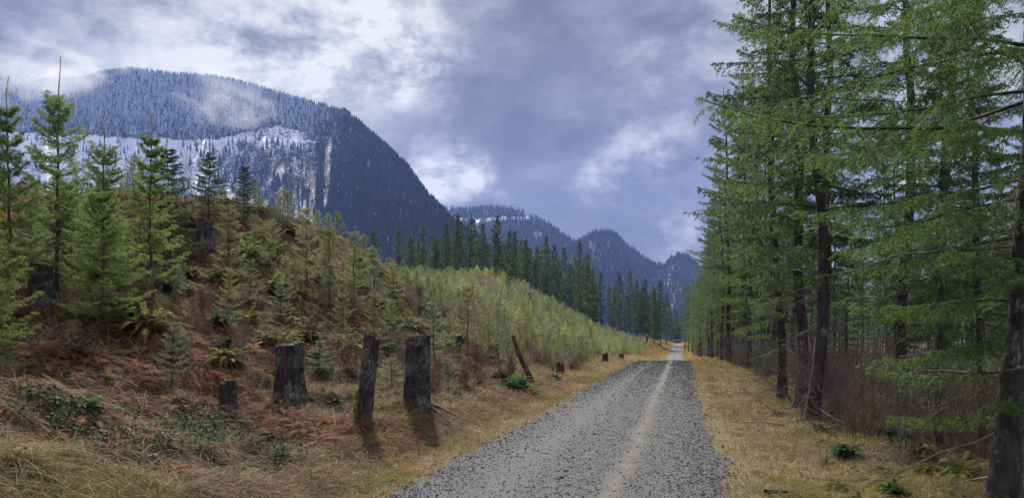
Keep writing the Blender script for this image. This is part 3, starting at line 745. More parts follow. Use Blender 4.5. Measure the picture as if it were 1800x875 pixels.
c = 0; t = 0
while c < 140 and t < 40000:
    t += 1
    Y = math.exp(rng.uniform(math.log(13), math.log(42))); px = rng.uniform(-60, 900); x = (px-CX)/F*Y; d = x-float(rc(Y))
    if d > -6.5 or d < -30: continue
    if fbm(np.array([x*.2]), np.array([Y*.2]), 55)[0] < -.3 or any((x-a)**2+(Y-b)**2 < .6 for a, b in ftk): continue
    ol = rng.random() < .68
    nm = 'olive' if ol else 'dark green'
    zn = 'high on the left bank near the ridge' if Y > 22 else 'on the lower part of the left bank'
    if px < 200: zn = 'under the young firs at far left'
    put_fern((fern_o if ol else fern_g)[int(rng.integers(3))], x, Y, rng.uniform(.8, 1.5), '%s fern clump %s' % (nm, zn), '%s ferns %s' % (nm, zn)); ftk.append((x, Y)); c += 1
c = 0; t = 0
while c < 78 and t < 16000:
    t += 1
    Y = math.exp(rng.uniform(math.log(8.5), math.log(19))); d = rng.uniform(-10, -3.4); x = float(rc(Y))+d
    if x/Y*F+CX < -10 or any((x-a)**2+(Y-b)**2 < .35 for a, b in ftk) or any((x-a)**2+(Y-b)**2 < .5 for a, b, _ in [(-3.9, 13, 0), (-1.7, 13, 0), (-2.3, 11.5, 0)]): continue
    put_fern((fern_g if rng.random() < .6 else fern_o)[int(rng.integers(3))], x, Y, rng.uniform(.28, .6), 'small fern low on the left bank among the cut stumps', 'small ferns among the cut stumps'); ftk.append((x, Y)); c += 1
c = 0
while c < 26:
    Y = math.exp(rng.uniform(math.log(6.2), math.log(14))); d = rng.uniform(2.9, 5.2); x = float(rc(Y))+d
    if any((x-a)**2+(Y-b)**2 < .15 for a, b in ftk): continue
    put_fern((fern_g if rng.random() < .35 else fern_o)[int(rng.integers(3))], x, Y, rng.uniform(.22, .48), 'small yellow green fern in the grass of the lower right verge', 'small ferns of the lower right verge'); ftk.append((x, Y)); c += 1
c = 0
while c < 30:
    Y = math.exp(rng.uniform(math.log(7), math.log(30))); d = rng.uniform(3.3, 9); x = float(rc(Y))+d
    if any((x-a)**2+(Y-b)**2 < .5 for a, b in ftk): continue
    put_fern((fern_g if rng.random() < .6 else fern_o)[int(rng.integers(3))], x, Y, rng.uniform(.35, .7), 'low fern on the floor of the wood right of the road', 'ferns in the right hand wood'); ftk.append((x, Y)); c += 1

# ---- bare shrubs
def shrub(name, seed, mat, H=2.2, ns=12, spread=.35, r=.006):
    rg = np.random.default_rng(seed); a = Acc()
    az = rg.uniform(0, 2*PI, ns); el = PI/2-np.abs(rg.normal(0, spread, ns)); L = H*rg.uniform(.5, 1.05, ns)
    d = np.stack([np.cos(az)*np.cos(el), np.sin(az)*np.cos(el), np.sin(el)], -1)
    P = curve_from(rg.normal(0, .12, (ns, 3))*[1, 1, 0], d, L, 8, rg.uniform(-.05, .3, ns), rg, .12)
    V, f = tubes(P, (r+.002*L)[:, None]*np.linspace(1, .3, 8)[None], 4); a.add(V, f)
    C, LC = kids(P, L, 14, .15, 1, .6, .45, rg, 5, .05, jit=.35, vert=.25)
    V, f = tubes(C, np.linspace(.0035, .0015, 5)[None].repeat(len(C), 0), 3); a.add(V, f)
    C3, L3 = kids(C, LC, 7, .1, 1, .7, .45, rg, 3, .05, jit=.4, vert=.15)
    V, f = tubes(C3, np.full((len(C3), 3), .0016), 3); a.add(V, f)
    return a.mesh(name, [mat])
shr = [shrub('bare_shrub', 500+k, [M['shrub_grey'], M['shrub_red']][k % 2], H=2.0+.3*(k % 3), ns=14, spread=.4) for k in range(4)]
shl = [shrub('low_shrub', 520+k, M['shrub_red'], H=1.0, ns=16, spread=.5, r=.004) for k in range(2)]
def put_shrub(me, x, y, s, lab, grp, nm='bare_shrub'):
    o = link(nm, me, None, (x, y, float(ground(x, y))-.02)); o.scale = (s*1.1, s*1.1, s); o.rotation_euler = (0, 0, rng.uniform(0, 6.28)); return tag(o, lab, 'shrub', grp)
c = 0; stk = []
while c < 135:
    Y = math.exp(rng.uniform(math.log(10.5), math.log(75))); d = 4.0+rng.random()**1.3*9; x = float(rc(Y))+d
    if x > Y*.75 or any((x-a)**2+(Y-b)**2 < .5 for a, b in stk): continue
    put_shrub(shr[int(rng.integers(4))], x, Y, rng.uniform(.6, 1.15), 'bare brown shrub in the tangled brush under the firs right of the road', 'brush under the right hand firs'); stk.append((x, Y)); c += 1
bp = [(float(rc(Y))+d, Y) for Y, d in zip(np.exp(rng.uniform(math.log(16), math.log(110), 420)), rng.uniform(13, 55, 420)) if float(rc(Y))+d < Y*.8+4]
gn_scatter('deep_brush', bp, [[o for o in bpy.data.objects if o.data == shr[0]][0]], 'tangled bare brush filling the wood floor far behind the first firs', 'brush')
LS = [(60, 260, 17, 1.1, 'bare brown shrub rising between the two spiky young firs at far left'), (775, 620, 27, .9, 'purplish twiggy shrub behind the tall upright stump'), (590, 570, 21, 1.1, 'grey twiggy shrub in the slope below the ridge cluster'),
      (420, 640, 14, .9, 'bare twiggy shrub left of the blocky cut stump'), (765, 530, 36, 1.2, 'upright dark twig thicket beside the small dark stump'), (480, 420, 26, 1., 'pale twiggy shrub on the ridge right of the dark fir pair'),
      (700, 640, 17, .8, 'reddish twigs between snag and tall upright stump'), (960, 620, 36, 1.0, 'reddish bare shrub right of the charred snag'), (840, 640, 24, .8, 'reddish bare shrub in front of the short stump with pale cut top')]
for px, by, Y, s, lab in LS:
    x = (px-CX)/F*Y; put_shrub(shr[int(rng.integers(4))], x, Y, s*.6, lab, 'bare shrubs of the clearing')
c = 0
while c < 90:
    Y = math.exp(rng.uniform(math.log(13), math.log(80))); d = -rng.uniform(3.4, 13); x = float(rc(Y))+d
    if (x/Y*F+CX) < -20 or any((x-a)**2+(Y-b)**2 < .6 for a, b in stk): continue
    zn = 'in the lower slope by the cut stumps' if Y < 26 else 'along the foot of the far plantation'
    put_shrub(shl[int(rng.integers(2))], x, Y, rng.uniform(.6, 1.3), 'low reddish twiggy shrub '+zn, 'reddish low shrubs '+zn, 'low_shrub'); stk.append((x, Y)); c += 1

# ------------------------------------------------------------------ stumps and snags
def stump_parts(seed, r, h, flare=.25, lean=(0, 0), topr=None, jag=0, nseg=72, nh=44, taper=.9, slant=.04):
    rg = np.random.default_rng(seed)
    a = np.linspace(0, 2*PI, nseg, endpoint=False); t = np.linspace(0, 1, nh)
    Tt, Aa = np.meshgrid(t, a, indexing='ij')
    ph = rg.uniform(0, 6, 6)
    lob = 1+.05*np.sin(2*Aa+ph[0])+.05*np.sin(3*Aa+ph[1])
    fl = flare*np.exp(-Tt*h/.16)*(1+.7*np.sin(5*Aa+ph[2]))
    rid = .06*fbm(Aa*7+Tt*1.2, Tt*h*5, seed, 3)+.04*fbm(Aa*15, Tt*h*9, seed+4, 2)
    rid[:, -1] = rid[:, -2] if nh > 1 else 0
    Rr = r*((1-Tt)+Tt*taper)*lob*(1+rid)+r*fl
    top = h*(1+slant*np.cos(Aa+ph[3]))+jag*fbm(Aa*1.6, Aa*0+3, seed+9, 3)
    Zz = Tt*top-.12*(1-Tt)
    X = Rr*np.cos(Aa)+lean[0]*Tt+.04*r*np.sin(Tt*5+ph[4]); Y_ = Rr*np.sin(Aa)+lean[1]*Tt
    V = np.stack([X, Y_, Zz], -1).reshape(-1, 3)
    i, j = np.meshgrid(np.arange(nh-1), np.arange(nseg), indexing='ij'); j2 = (j+1) % nseg
    q = np.stack([i*nseg+j, i*nseg+j2, (i+1)*nseg+j2, (i+1)*nseg+j], -1).reshape(-1, 4)
    bark = build_mesh('stump_bark', V, [q], [M['stump']], smooth=True)
    ring = V.reshape(nh, nseg, 3)[-1]; cen = ring.mean(0)
    rr = [1.0, .96, .7, .4, .15]; C = [cen+(ring-cen)*k for k in rr]
    for k, cc in enumerate(C):
        cc[:, 2] += (.008 if k == 0 else .012)+rg.normal(0, .004+.006*(jag > 0), nseg)
    V2 = np.concatenate(C+[cen[None]+[0, 0, .012]]); f = []
    for k in range(4):
        b = k*nseg; jj = np.arange(nseg); f.append(np.stack([b+jj, b+(jj+1) % nseg, b+nseg+(jj+1) % nseg, b+nseg+jj], -1))
    b = 4*nseg; jj = np.arange(nseg); tri = np.stack([b+jj, b+(jj+1) % nseg, np.full(nseg, 5*nseg)], -1)
    cut = build_mesh('stump_top', V2, [np.concatenate(f), tri], [M['cut']], smooth=False)
    return bark, cut, ring, cen
def blob(name, loc, size, seed, mat, parent=None, nlat=14, nlon=20, rough=.25):
    u = np.linspace(0, PI, nlat); w = np.linspace(0, 2*PI, nlon, endpoint=False)
    U_, W_ = np.meshgrid(u, w, indexing='ij')
    rr = 1+rough*fbm(W_*1.3+seed, U_*2.2, seed, 4)
    V = np.stack([rr*np.sin(U_)*np.cos(W_)*size[0], rr*np.sin(U_)*np.sin(W_)*size[1], rr*np.cos(U_)*size[2]], -1).reshape(-1, 3)
    i, j = np.meshgrid(np.arange(nlat-1), np.arange(nlon), indexing='ij'); j2 = (j+1) % nlon
    q = np.stack([i*nlon+j, (i+1)*nlon+j, (i+1)*nlon+j2, i*nlon+j2], -1).reshape(-1, 4)
    # fuzzy tufts
    return link(name, build_mesh(name, V, [q], [mat], smooth=True), parent, loc)
def moss_patch(parent, loc, r, seed):
    rg = np.random.default_rng(seed); n_ = 420
    p = rg.normal(0, 1, (n_, 3)); p = nrm(p); p[:, 2] = np.abs(p[:, 2]); p = p*np.array(r)*rg.uniform(.8, 1.1, (n_, 1))
    d = nrm(p/np.array(r)+rg.normal(0, .4, (n_, 3)))*.03; s = nrm(np.cross(d, rg.normal(0, 1, (n_, 3))))*.006
    V = np.stack([p-s, p+s, p+d], 1).reshape(-1, 3)
    b = blob('tmp', (0, 0, 0), r, seed, M['moss']); me = b.data; bpy.data.objects.remove(b)
    co = np.empty(len(me.vertices)*3, np.float32); me.vertices.foreach_get('co', co); co = co.reshape(-1, 3)
    li = np.empty(len(me.loops), np.int32); me.loops.foreach_get('vertex_index', li)
    return link('moss', build_mesh('moss', np.concatenate([co, V]), [li.reshape(-1, 4), np.arange(len(V)).reshape(-1, 3)+len(co)], [M['moss']], smooth=True), parent, loc)
def roots(seed, r, n_=5, L=.5):
    rg = np.random.default_rng(seed); az = np.arange(n_)*2*PI/n_+rg.normal(0, .3, n_)
    d = np.stack([np.cos(az), np.sin(az), np.full(n_, -.25)], -1); o = d*[r*.7, r*.7, 0]+[0, 0, .07]
    P = curve_from(o, nrm(d), np.full(n_, L)*rg.uniform(.6, 1.2, n_), 8, np.full(n_, .15), rg, .1)
    V, f = tubes(P, np.full(n_, r*.2)[:, None]*np.linspace(1, .15, 8)[None], 8)
    return build_mesh('root', V, [f], [M['stump']], smooth=True)

def add_stump(px, by, ty, wpx, lab, seed, lean_px=0, jag=0, moss=None, taper=.88, flare=.3, Yf=None, root=True, cat='tree stump', name='tree_stump', mat=None, rz=0, leany=0):
    if Yf is None: x, y, z = hit(px, by, y0=6)
    else: y = Yf; x = (px-CX)/F*y; z = float(ground(x, y))
    h = (by-ty)/F*y*1.0; top_z = CAMZ-(ty-HY)/F*y; h = max(h, top_z-z); r = wpx/F*y*.5
    e = empty(name, (x, y, z), 0); e.rotation_euler = (0, 0, 0)
    bk, ct, ring, cen = stump_parts(seed, r, h, flare, (lean_px/F*y, leany), jag=jag, taper=taper)
    if mat: bk.materials[0] = mat; ct.materials[0] = mat
    link('bark', bk, e); link('cut_top', ct, e)
    if root: link('root', roots(seed, r), e)
    if moss:
        for k, (fx, fz, s) in enumerate(moss):
            moss_patch(e, (cen[0]*fz+fx*r*.86, -r*.3 if fz < .9 else 0, h*fz+.01), (s, s*.8, s*.45) if fz > .9 else (s*.55, s*.8, s*1.5), seed+k)
    STUMPS.append((x, y, r)); return tag(e, lab, cat, 'stumps left on the cleared slope')
add_stump(510, 702, 606, 54, 'broad blocky cut stump with mottled black bark, left of the mossy leaning snag', 1, jag=.02, moss=[(-1.0, .45, .07)])
add_stump(733, 716, 594, 45, 'tall upright stump with straight ridged bark, right of the mossy leaning snag', 2, flare=.22)
add_stump(636, 748, 590, 26, 'tall thin mossy snag leaning right, between the two biggest stumps', 3, lean_px=18, jag=.07, moss=[(.2, 1.0, .05), (-.9, .3, .07), (-.95, .15, .08), (-.8, .5, .05)], taper=1.0, flare=.3, cat='snag')
add_stump(401, 730, 672, 30, 'low dark weathered stump half hidden in bracken left of the blocky cut stump', 4, jag=.05)
add_stump(72, 537, 468, 42, 'blocky grey stump at the far left below the pale fern', 5)
add_stump(117, 420, 372, 30, 'dark stump hidden between young firs at far left', 16)
add_stump(360, 434, 388, 32, 'square topped stump just under the ridge', 6, root=False)
add_stump(277, 522, 492, 18, 'small dark slanted stump in the olive ferns', 7, jag=.04)
add_stump(743, 557, 537, 17, 'small dark stump beside the upright twig thicket', 8)
add_stump(805, 622, 589, 14, 'short narrow stump behind the tall upright stump', 9)
add_stump(867, 632, 605, 22, 'short stump with pale cut top behind the charred snag', 10)
add_stump(1064, 641, 621, 11, 'left one of the dark stump pair near the road', 11, jag=.05)
add_stump(1092, 637, 622, 10, 'right one of the dark stump pair near the road', 12, jag=.08)
add_stump(985, 662, 640, 16, 'rotten broken stump lying open by the roadside ferns', 13, jag=.15, mat=M['rotten'])
add_stump(1137, 607, 588, 4, 'thin upright post like snag at the far left edge of the road', 14, root=False)
add_stump(700, 470, 452, 9, 'little grey stump on the crest of the plantation hill', 15, root=False, Yf=60)
add_stump(893, 505, 488, 9, 'dark little stump on the plantation crest', 17, root=False)
add_stump(930, 530, 514, 8, 'dark little stump lower along the plantation crest', 18, root=False)
add_stump(118, 672, 656, 12, 'tiny dark stump with green moss cap in the red bracken', 19, jag=.02, moss=[(0, 1, .04)], root=False)
add_stump(580, 590, 565, 14, 'dark low stump on the slope above the blocky cut stump', 20, jag=.05, root=False)

# charred pole leaning left, butt end in moss
x, y, z = hit(938, 678)
e = empty('leaning_snag', (x, y, z)); n_ = 12
tt = np.linspace(0, 1, n_); P = np.stack([-(.62)*tt, .25*tt, -.1+1.55*tt], -1); P[:, 0] += .03*np.sin(tt*7)
V, f = tubes(P[None], (.095*(1-.45*tt))[None], 14); V += rng.normal(0, .006, V.shape)
link('trunk', build_mesh('pole', V, [f], [M['rotten']], smooth=True), e)
tipP = P[-1]+np.array([[0, 0, -.02], [-.02, 0, .10]]); V, f = tubes(np.stack([tipP[0], tipP[0]*.5+tipP[1]*.5, tipP[1]])[None], np.array([[.05, .03, .004]]), 8)
link('splintered_tip', build_mesh('tip', V, [f], [M['deadtwig']]), e)
moss_patch(e, (.12, -.1, .06), (.16, .1, .06), 90)
tag(e, 'charred reddish pole leaning left by the roadside, moss at its foot', 'snag', 'stumps left on the cleared slope')
# second thin dead pole
x, y, z = hit(975, 655)

# log lying across the far end of the road
Y = 232.; xx = float(rc(Y)); 
P = np.stack([np.linspace(-3.6, 3.4, 10), np.zeros(10), .55+.05*np.sin(np.arange(10))], -1)
V, f = tubes(P[None], np.full((1, 10), .42), 12); e = empty('fallen_log', (xx, Y, float(ground(xx, Y))))
link('trunk', build_mesh('log', V, [f], [M['bark_far']], smooth=True), e)
tag(e, 'dark log lying across the far end of the road', 'log')

# dead sticks and branches on the verges
def stick(px, py, L, az, el, r, lab, seed, mat='deadtwig', name='dead_stick'):
    rg = np.random.default_rng(seed); x, y, z = hit(px, py, y0=5)
    d = np.array([[math.cos(az)*math.cos(el), math.sin(az)*math.cos(el), math.sin(el)]])
    P = curve_from(np.array([[0, 0, .04]]), d, np.array([L]), 8, np.array([.1]), rg, .1)
    a = Acc(); V, f = tubes(P, r*np.linspace(1, .4, 8)[None], 7); a.add(V, f)
    C, LC = kids(P, np.array([L]), 7, .3, 1, .7, .4, rg, 5, .0, jit=.3); V, f = tubes(C, np.full((len(C), 5), r*.3), 4); a.add(V, f)
    o = link(name, a.mesh(name, [M[mat]], True), None, (x, y, z)); return tag(o, lab, 'stick', 'dead sticks on the verges')
stick(1385, 752, 1.0, PI*.93, .12, .014, 'pale dead stick lying in the grass before the leaning curved fir', 1)
stick(1372, 735, 1.2, 2.2, .6, .014, 'pale stick propped up left of the leaning curved fir', 2)
stick(1400, 742, 1.3, .3, .15, .016, 'dark stick stretched over the grass right of the leaning curved fir', 3, 'bark')
stick(1340, 700, 1.1, 2.6, .2, .014, 'branching grey stick on the right verge', 4)
stick(1640, 775, 1.4, 2.6, .5, .014, 'long grey stick slanting before the nearest big trunk', 5)
stick(1560, 850, .8, 2.9, .05, .01, 'thin pale stick in the lower right grass', 6)
stick(1345, 870, .35, .2, .05, .03, 'short black chunk of wood at the lower road edge', 7, 'bark', 'wood_chunk')
stick(1090, 610, .9, 2.0, .3, .02, 'grey stick in the far verge', 8)
stick(440, 700, .9, 1.2, .7, .008, 'thin curved twig above the bracken by the low dark stump', 9)
stick(315, 740, .9, .5, .35, .007, 'thin bare twig rising from the ivy', 10)
stick(560, 560, .9, .9, .35, .02, 'bleached stick among the slope ferns', 11)
stick(450, 560, .9, .9, .35, .018, 'bleached stick under the thin halfway sapling', 12)
for i, (px, py) in enumerate([(1260, 640), (1300, 668), (1330, 690)]):
    stick(px, py, 1.2, rng.uniform(0, 6), .3, .015, ['grey brush stick beside the road crest', 'grey brush stick below the lone forward trunk', 'grey brush stick in the middle right verge'][i], 30+i)
# small dark bush on right verge
x, y, z = hit(1340, 668)
bush = sapling('dark_bush', 377, M['sap_dark'], H=1.2, Lmax=.7, nb=40, whorl=0, dens=90, nl=.03, nw=.01, e0=.2, e1=.8, prof=.4)
add_tree('small_bush', bush, x, y, label='small dark evergreen bush at the edge of the right verge', cat='bush')

# ------------------------------------------------------------------ ground cover (uncountable)
def grad(x, y):
    e_ = .25; return np.stack([(ground(x+e_, y)-ground(x-e_, y))/(2*e_), (ground(x, y+e_)-ground(x, y-e_))/(2*e_)], -1)
def blades(x, y, L, w, lift, az, col, z0=0., nseg=3, curl=.6):
    n_ = len(x); z = ground(x, y)+z0
    h = np.stack([np.cos(az), np.sin(az), np.zeros(n_)], -1)
    g_ = grad(x, y); slope = (h[:, :2]*g_).sum(1)
    pts = [np.stack([x, y, z], -1)]
    el = lift.copy()
    for k in range(nseg):
        dz = np.sin(el); dh = np.cos(el)
        st = (h*dh[:, None]+UP*(dz+slope*dh)[:, None])*(L/nseg)[:, None]
        pts.append(pts[-1]+st); el = el-curl*lift*1.3/nseg*2
    Pn = np.stack(pts, 1)
    side = np.stack([-np.sin(az), np.cos(az), rng.normal(0, .35, n_)], -1); side = nrm(side)
    ww = np.linspace(1, .15, nseg+1)
    A_ = Pn-side[:, None]*(w[:, None]*ww[None])[..., None]*.5; B_ = Pn+side[:, None]*(w[:, None]*ww[None])[..., None]*.5
    V = np.stack([A_, B_], 2).reshape(-1, 3); m2 = (nseg+1)*2
    b = np.arange(n_)[:, None]*m2
    f = np.concatenate([b+np.array([[2*k, 2*k+1, 2*k+3, 2*k+2]]) for k in range(nseg)])
    return V, f, np.repeat(col, m2, 0)
def pal(n_, cols, jit=.25):
    c = np.array(cols, float)[rng.integers(0, len(cols), n_)]
    return np.clip(c*rng.uniform(1-jit, 1+jit, (n_, 1))*rng.uniform(.93, 1.07, (n_, 3)), 0, 1)
def samp(n_, y0, y1, d0, d1, power=1.0, pxl=-80, pxr=1880):
    """denser close to the eye"""
    u = rng.random(n_*4); Y = y0*(y1/y0)**(u**power)
    d = rng.uniform(d0, d1, n_*4); x = rc(Y)+d
    px = x/Y*F+CX; ok = (px > pxl) & (px < pxr)
    return x[ok][:n_], Y[ok][:n_], d[ok][:n_]
def samp_px(n_, y0, y1, pxl, pxr, dmin, dmax):
    Y = np.exp(rng.uniform(math.log(y0), math.log(y1), n_*3)); px = rng.uniform(pxl, pxr, n_*3); x = (px-CX)/F*Y; d = x-rc(Y)
    ok = (d > dmin) & (d < dmax); return x[ok][:n_], Y[ok][:n_], d[ok][:n_]
def cover(name, parts, mat, lab, cat):
    V = np.concatenate([p[0] for p in parts]); C = np.concatenate([p[2] for p in parts]); f = []; n0 = 0
    for p in parts: f.append(p[1]+n0); n0 += len(p[0])
    o = link(name, build_mesh(name, V, f, [mat], [0]*len(f), False, col=C)); return tag(o, lab, cat, None, 'stuff')
TAN = [(.35, .27, .15), (.26, .19, .105), (.42, .34, .21), (.20, .135, .075), (.29, .195, .10), (.23, .21, .095)]
STRAW = [(.42, .35, .22), (.34, .27, .17), (.26, .19, .12)]
RUST = [(.14, .052, .034), (.20, .074, .046), (.09, .036, .025), (.24, .11, .06), (.16, .10, .06)]
BROWN = [(.10, .065, .045), (.15, .10, .07), (.07, .045, .035), (.19, .135, .10)]
OLIVE = [(.15, .15, .04), (.22, .20, .06), (.10, .12, .03), (.28, .24, .09)]
# matted dry grass on both verges
parts = []
x, y, d = samp(150000, 3.6, 60, -6.0, -1.62, .9)
k = (rng.random(len(x)) < np.clip(1.25-(-d-2.2)/2.3+.6*fbm(x*.7, y*.7, 61), .02, 1)*sstep(1.6, 2.1, -d+.15*fbm(x*1.3, y*1.3, 3))); x, y, d = x[k], y[k], d[k]
s = np.maximum(1, y/11)
edge_short = .35+.65*sstep(1.7, 2.9, -d)
az = rng.normal(-.5, 1.1, len(x))
m_ = fbm(x*.9, y*.9, 62)
c = pal(len(x), TAN)*(1+.45*fbm(x*2.2, y*2.2, 66))[:, None]; gm = (m_ > .18)[:, None]*(rng.random((len(x), 1)) < .7); c = np.where(gm, pal(len(x), OLIVE), c)
parts.append(blades(x, y, rng.uniform(.12, .38, len(x))*np.sqrt(s)*edge_short*(1+.5*m_), rng.uniform(.004, .009, len(x))*s, np.abs(rng.normal(.5, .35, len(x))), az, c))
x, y, d = samp(120000, 4.0, 70, 1.6, 6.5, .9)
k = rng.random(len(x)) < np.clip(1.2-(d-2.8)/3+.5*fbm(x*.7, y*.7, 63), .12, 1)*sstep(1.6, 2.3, d+.2*fbm(x*1.1, y*1.1, 4)); x, y, d = x[k], y[k], d[k]
s = np.maximum(1, y/11); m_ = fbm(x*.7, y*.7, 64)
c = pal(len(x), TAN+TAN+BROWN)*(1+.45*fbm(x*2.2, y*2.2, 67))[:, None]; gm = ((m_+.25*sstep(2.6, 4.2, d)*sstep(22, 12, y) > .08) & (rng.random(len(x)) < .7))[:, None]; c = np.where(gm, pal(len(x), OLIVE), c)
parts.append(blades(x, y, rng.uniform(.10, .32, len(x))*np.sqrt(s)*(.4+.6*sstep(1.7, 3, d))*(1+.5*m_), rng.uniform(.004, .009, len(x))*s, np.abs(rng.normal(.55, .35, len(x))), rng.uniform(0, 6.28, len(x)), c))
# far verges, golden
x, y, d = samp(26000, 50, 230, 1.7, 6, .8); x2, y2, d2 = samp(26000, 45, 230, -6.5, -1.7, .8)
x = np.r_[x, x2]; y = np.r_[y, y2]; s = y/11
parts.append(blades(x, y, rng.uniform(.15, .35, len(x))*np.sqrt(s), rng.uniform(.004, .007, len(x))*s, np.abs(rng.normal(.6, .3, len(x))), rng.uniform(0, 6.28, len(x)), pal(len(x), [(.42, .31, .12), (.36, .25, .09), (.30, .26, .09)])))
cover('dry_grass', parts, M['litter'], 'matted straw coloured dry grass along both road verges', 'grass')
# dead stems and leaves over the near left bank
parts = []
x, y, d = samp_px(170000, 4.2, 26, -80, 1000, -26, -2.6)
s = np.maximum(1, y/10); m_ = fbm(x*.55, y*.55, 71); m2 = fbm(x*.5, y*.5, 72)
nrd = len(x); rust = (m_+.35*sstep(4, 7, -d) > .12) & (y > 9)
c = np.where(rust[:, None] & (rng.random((nrd, 1)) < .75), pal(nrd, RUST), pal(nrd, BROWN+STRAW[:2]))
c = np.where(((m2 > .25) & (y < 11))[:, None] & (rng.random((nrd, 1)) < .6), pal(nrd, OLIVE), c)
gg = grad(x, y); down = np.arctan2(-gg[:, 1], -gg[:, 0])
parts.append(blades(x, y, rng.uniform(.10, .42, nrd)*np.sqrt(s), rng.uniform(.003, .009, nrd)*s, np.abs(rng.normal(.5, .35, nrd)), down+rng.normal(0, .9, nrd), c, z0=.01))
x, y, d = samp_px(3500, 5, 24, -80, 950, -22, -3.5)         # long arching pale canes
parts.append(blades(x, y, rng.uniform(.4, 1.1, len(x)), rng.uniform(.003, .006, len(x))*np.maximum(1, y/12), rng.uniform(.2, .9, len(x)), rng.uniform(0, 6.28, len(x)), pal(len(x), STRAW+[(.2, .12, .09)]), nseg=7, curl=.9))
for a_x, a_y, a_r in STUMPS:
    if a_y > 30: continue
    n_ = 420; th = rng.uniform(0, 6.28, n_); rr_ = a_r*1.05+np.abs(rng.normal(0, .16, n_)); x = a_x+rr_*np.cos(th); y = a_y+rr_*np.sin(th)
    parts.append(blades(x, y, rng.uniform(.12, .42, n_), rng.uniform(.003, .007, n_)*max(1, a_y/12), rng.uniform(.4, 1.4, n_), rng.uniform(0, 6.28, n_), pal(n_, RUST+BROWN+STRAW+OLIVE[:2]), nseg=4, curl=.9))
cover('dead_bracken', parts, M['litter'], 'collapsed red brown bracken and dry stems on the left bank', 'bracken')
# bracken fronds, rust red
fr = fern('dead_frond', 600, M['litter'], nf=9, L=.7, npin=16, pl=.11, pw=.03, up=(.15, .8), sag=.6)
co = np.empty(len(fr.vertices)*3, np.float32); fr.vertices.foreach_get('co', co); co = co.reshape(-1, 3)
li = np.empty(len(fr.loops), np.int32); fr.loops.foreach_get('vertex_index', li); li = li.reshape(-1, 4)
x, y, d = samp_px(2600, 7, 34, -60, 900, -24, -3.6); m_ = fbm(x*.55, y*.55, 71)+.35*sstep(4, 7, -d)
k = m_ > .1; x, y = x[k][:1000], y[k][:1000]; a = rng.uniform(0, 6.28, len(x)); sc_ = rng.uniform(.35, .75, len(x)); gz = ground(x, y)
V = np.stack([co[None, :, 0]*np.cos(a)[:, None]-co[None, :, 1]*np.sin(a)[:, None], co[None, :, 0]*np.sin(a)[:, None]+co[None, :, 1]*np.cos(a)[:, None], np.repeat(co[None, :, 2], len(x), 0)*.8], -1)*sc_[:, None, None]
g_ = grad(x, y); V[..., 2] += V[..., 0]*g_[:, 0:1]+V[..., 1]*g_[:, 1:2]
V += np.stack([x, y, gz+.02], -1)[:, None]
fidx = (li[None]+np.arange(len(x))[:, None, None]*len(co)).reshape(-1, 4)
cover('dead_bracken_fronds', [(V.reshape(-1, 3), fidx, np.repeat(pal(len(x), RUST+[(.2, .10, .05)]), len(co), 0))], M['litter'], 'rust red fallen bracken fronds over the left bank', 'bracken')
parts = []
cx_, cy_, d = samp_px(1500, 13, 42, -80, 900, -30, -6.0); m_ = fbm(cx_*.22, cy_*.22, 56)+.2*sstep(8, 11, -d)-.05
k = m_ > .02; cx_, cy_ = cx_[k][:620], cy_[k][:620]
n_ = 62; x = np.repeat(cx_, n_)+rng.normal(0, .10, len(cx_)*n_); y = np.repeat(cy_, n_)+rng.normal(0, .10, len(cx_)*n_)
gg = grad(x, y); down = np.arctan2(-gg[:, 1], -gg[:, 0]); Lc = np.repeat(rng.uniform(.35, .95, len(cx_)), n_)
cc = np.repeat(pal(len(cx_), OLIVE+OLIVE+[(.20, .16, .07), (.30, .26, .13)], .2), n_, 0)*rng.uniform(.6, 1.35, (len(x), 1))
parts.append(blades(x, y, Lc*rng.uniform(.6, 1.1, len(x)), rng.uniform(.007, .014, len(x)), rng.uniform(.7, 1.4, len(x)), down+rng.normal(0, .75, len(x)), np.clip(cc, 0, 1), nseg=6, curl=1.15))
cover('tussock_grass', parts, M['litter'], 'olive tussocks of long grass combed down the upper left bank', 'grass')
parts = []
for d0, d1, cnt_, pl_ in ((-5.5, -2.1, 520, 1), (2.2, 7.5, 420, 2)):
    cx_, cy_, d = samp(cnt_, 4.2, 40, d0, d1, 1.0)
    n_ = 46; x = np.repeat(cx_, n_)+rng.normal(0, .05, len(cx_)*n_); y = np.repeat(cy_, n_)+rng.normal(0, .05, len(cx_)*n_)
    cc = np.repeat(pal(len(cx_), TAN+[(.24, .22, .07)]*pl_, .2), n_, 0)*rng.uniform(.55, 1.3, (len(x), 1))
    hs_ = np.repeat(rng.uniform(.5, 1.25, len(cx_)), n_)
    parts.append(blades(x, y, hs_*rng.uniform(.12, .34, len(x)), rng.uniform(.003, .006, len(x))*np.maximum(1, y/11), rng.uniform(.4, 1.5, len(x)), rng.uniform(0, 6.28, len(x)), np.clip(cc, 0, 1), nseg=5, curl=1.0))
cover('verge_tufts', parts, M['litter'], 'golden tufts of old grass standing out of both verges', 'grass')
# undergrowth of the middle and far slope
parts = []
x, y, d = samp_px(120000, 20, 150, -80, 1180, -60, -3.0)
s = y/10; nrd = len(x); m_ = fbm(x*.2, y*.2, 81)
c = np.where((m_ > .05)[:, None], pal(nrd, OLIVE+[(.2, .2, .07)]), pal(nrd, RUST+BROWN))
parts.append(blades(x, y, rng.uniform(.12, .4, nrd)*np.sqrt(s), rng.uniform(.003, .006, nrd)*s, np.abs(rng.normal(.6, .35, nrd)), rng.uniform(0, 6.28, nrd), c, nseg=3))
cover('slope_undergrowth', parts, M['litter'], 'mixed olive and reddish low growth covering the hillside between saplings', 'undergrowth')
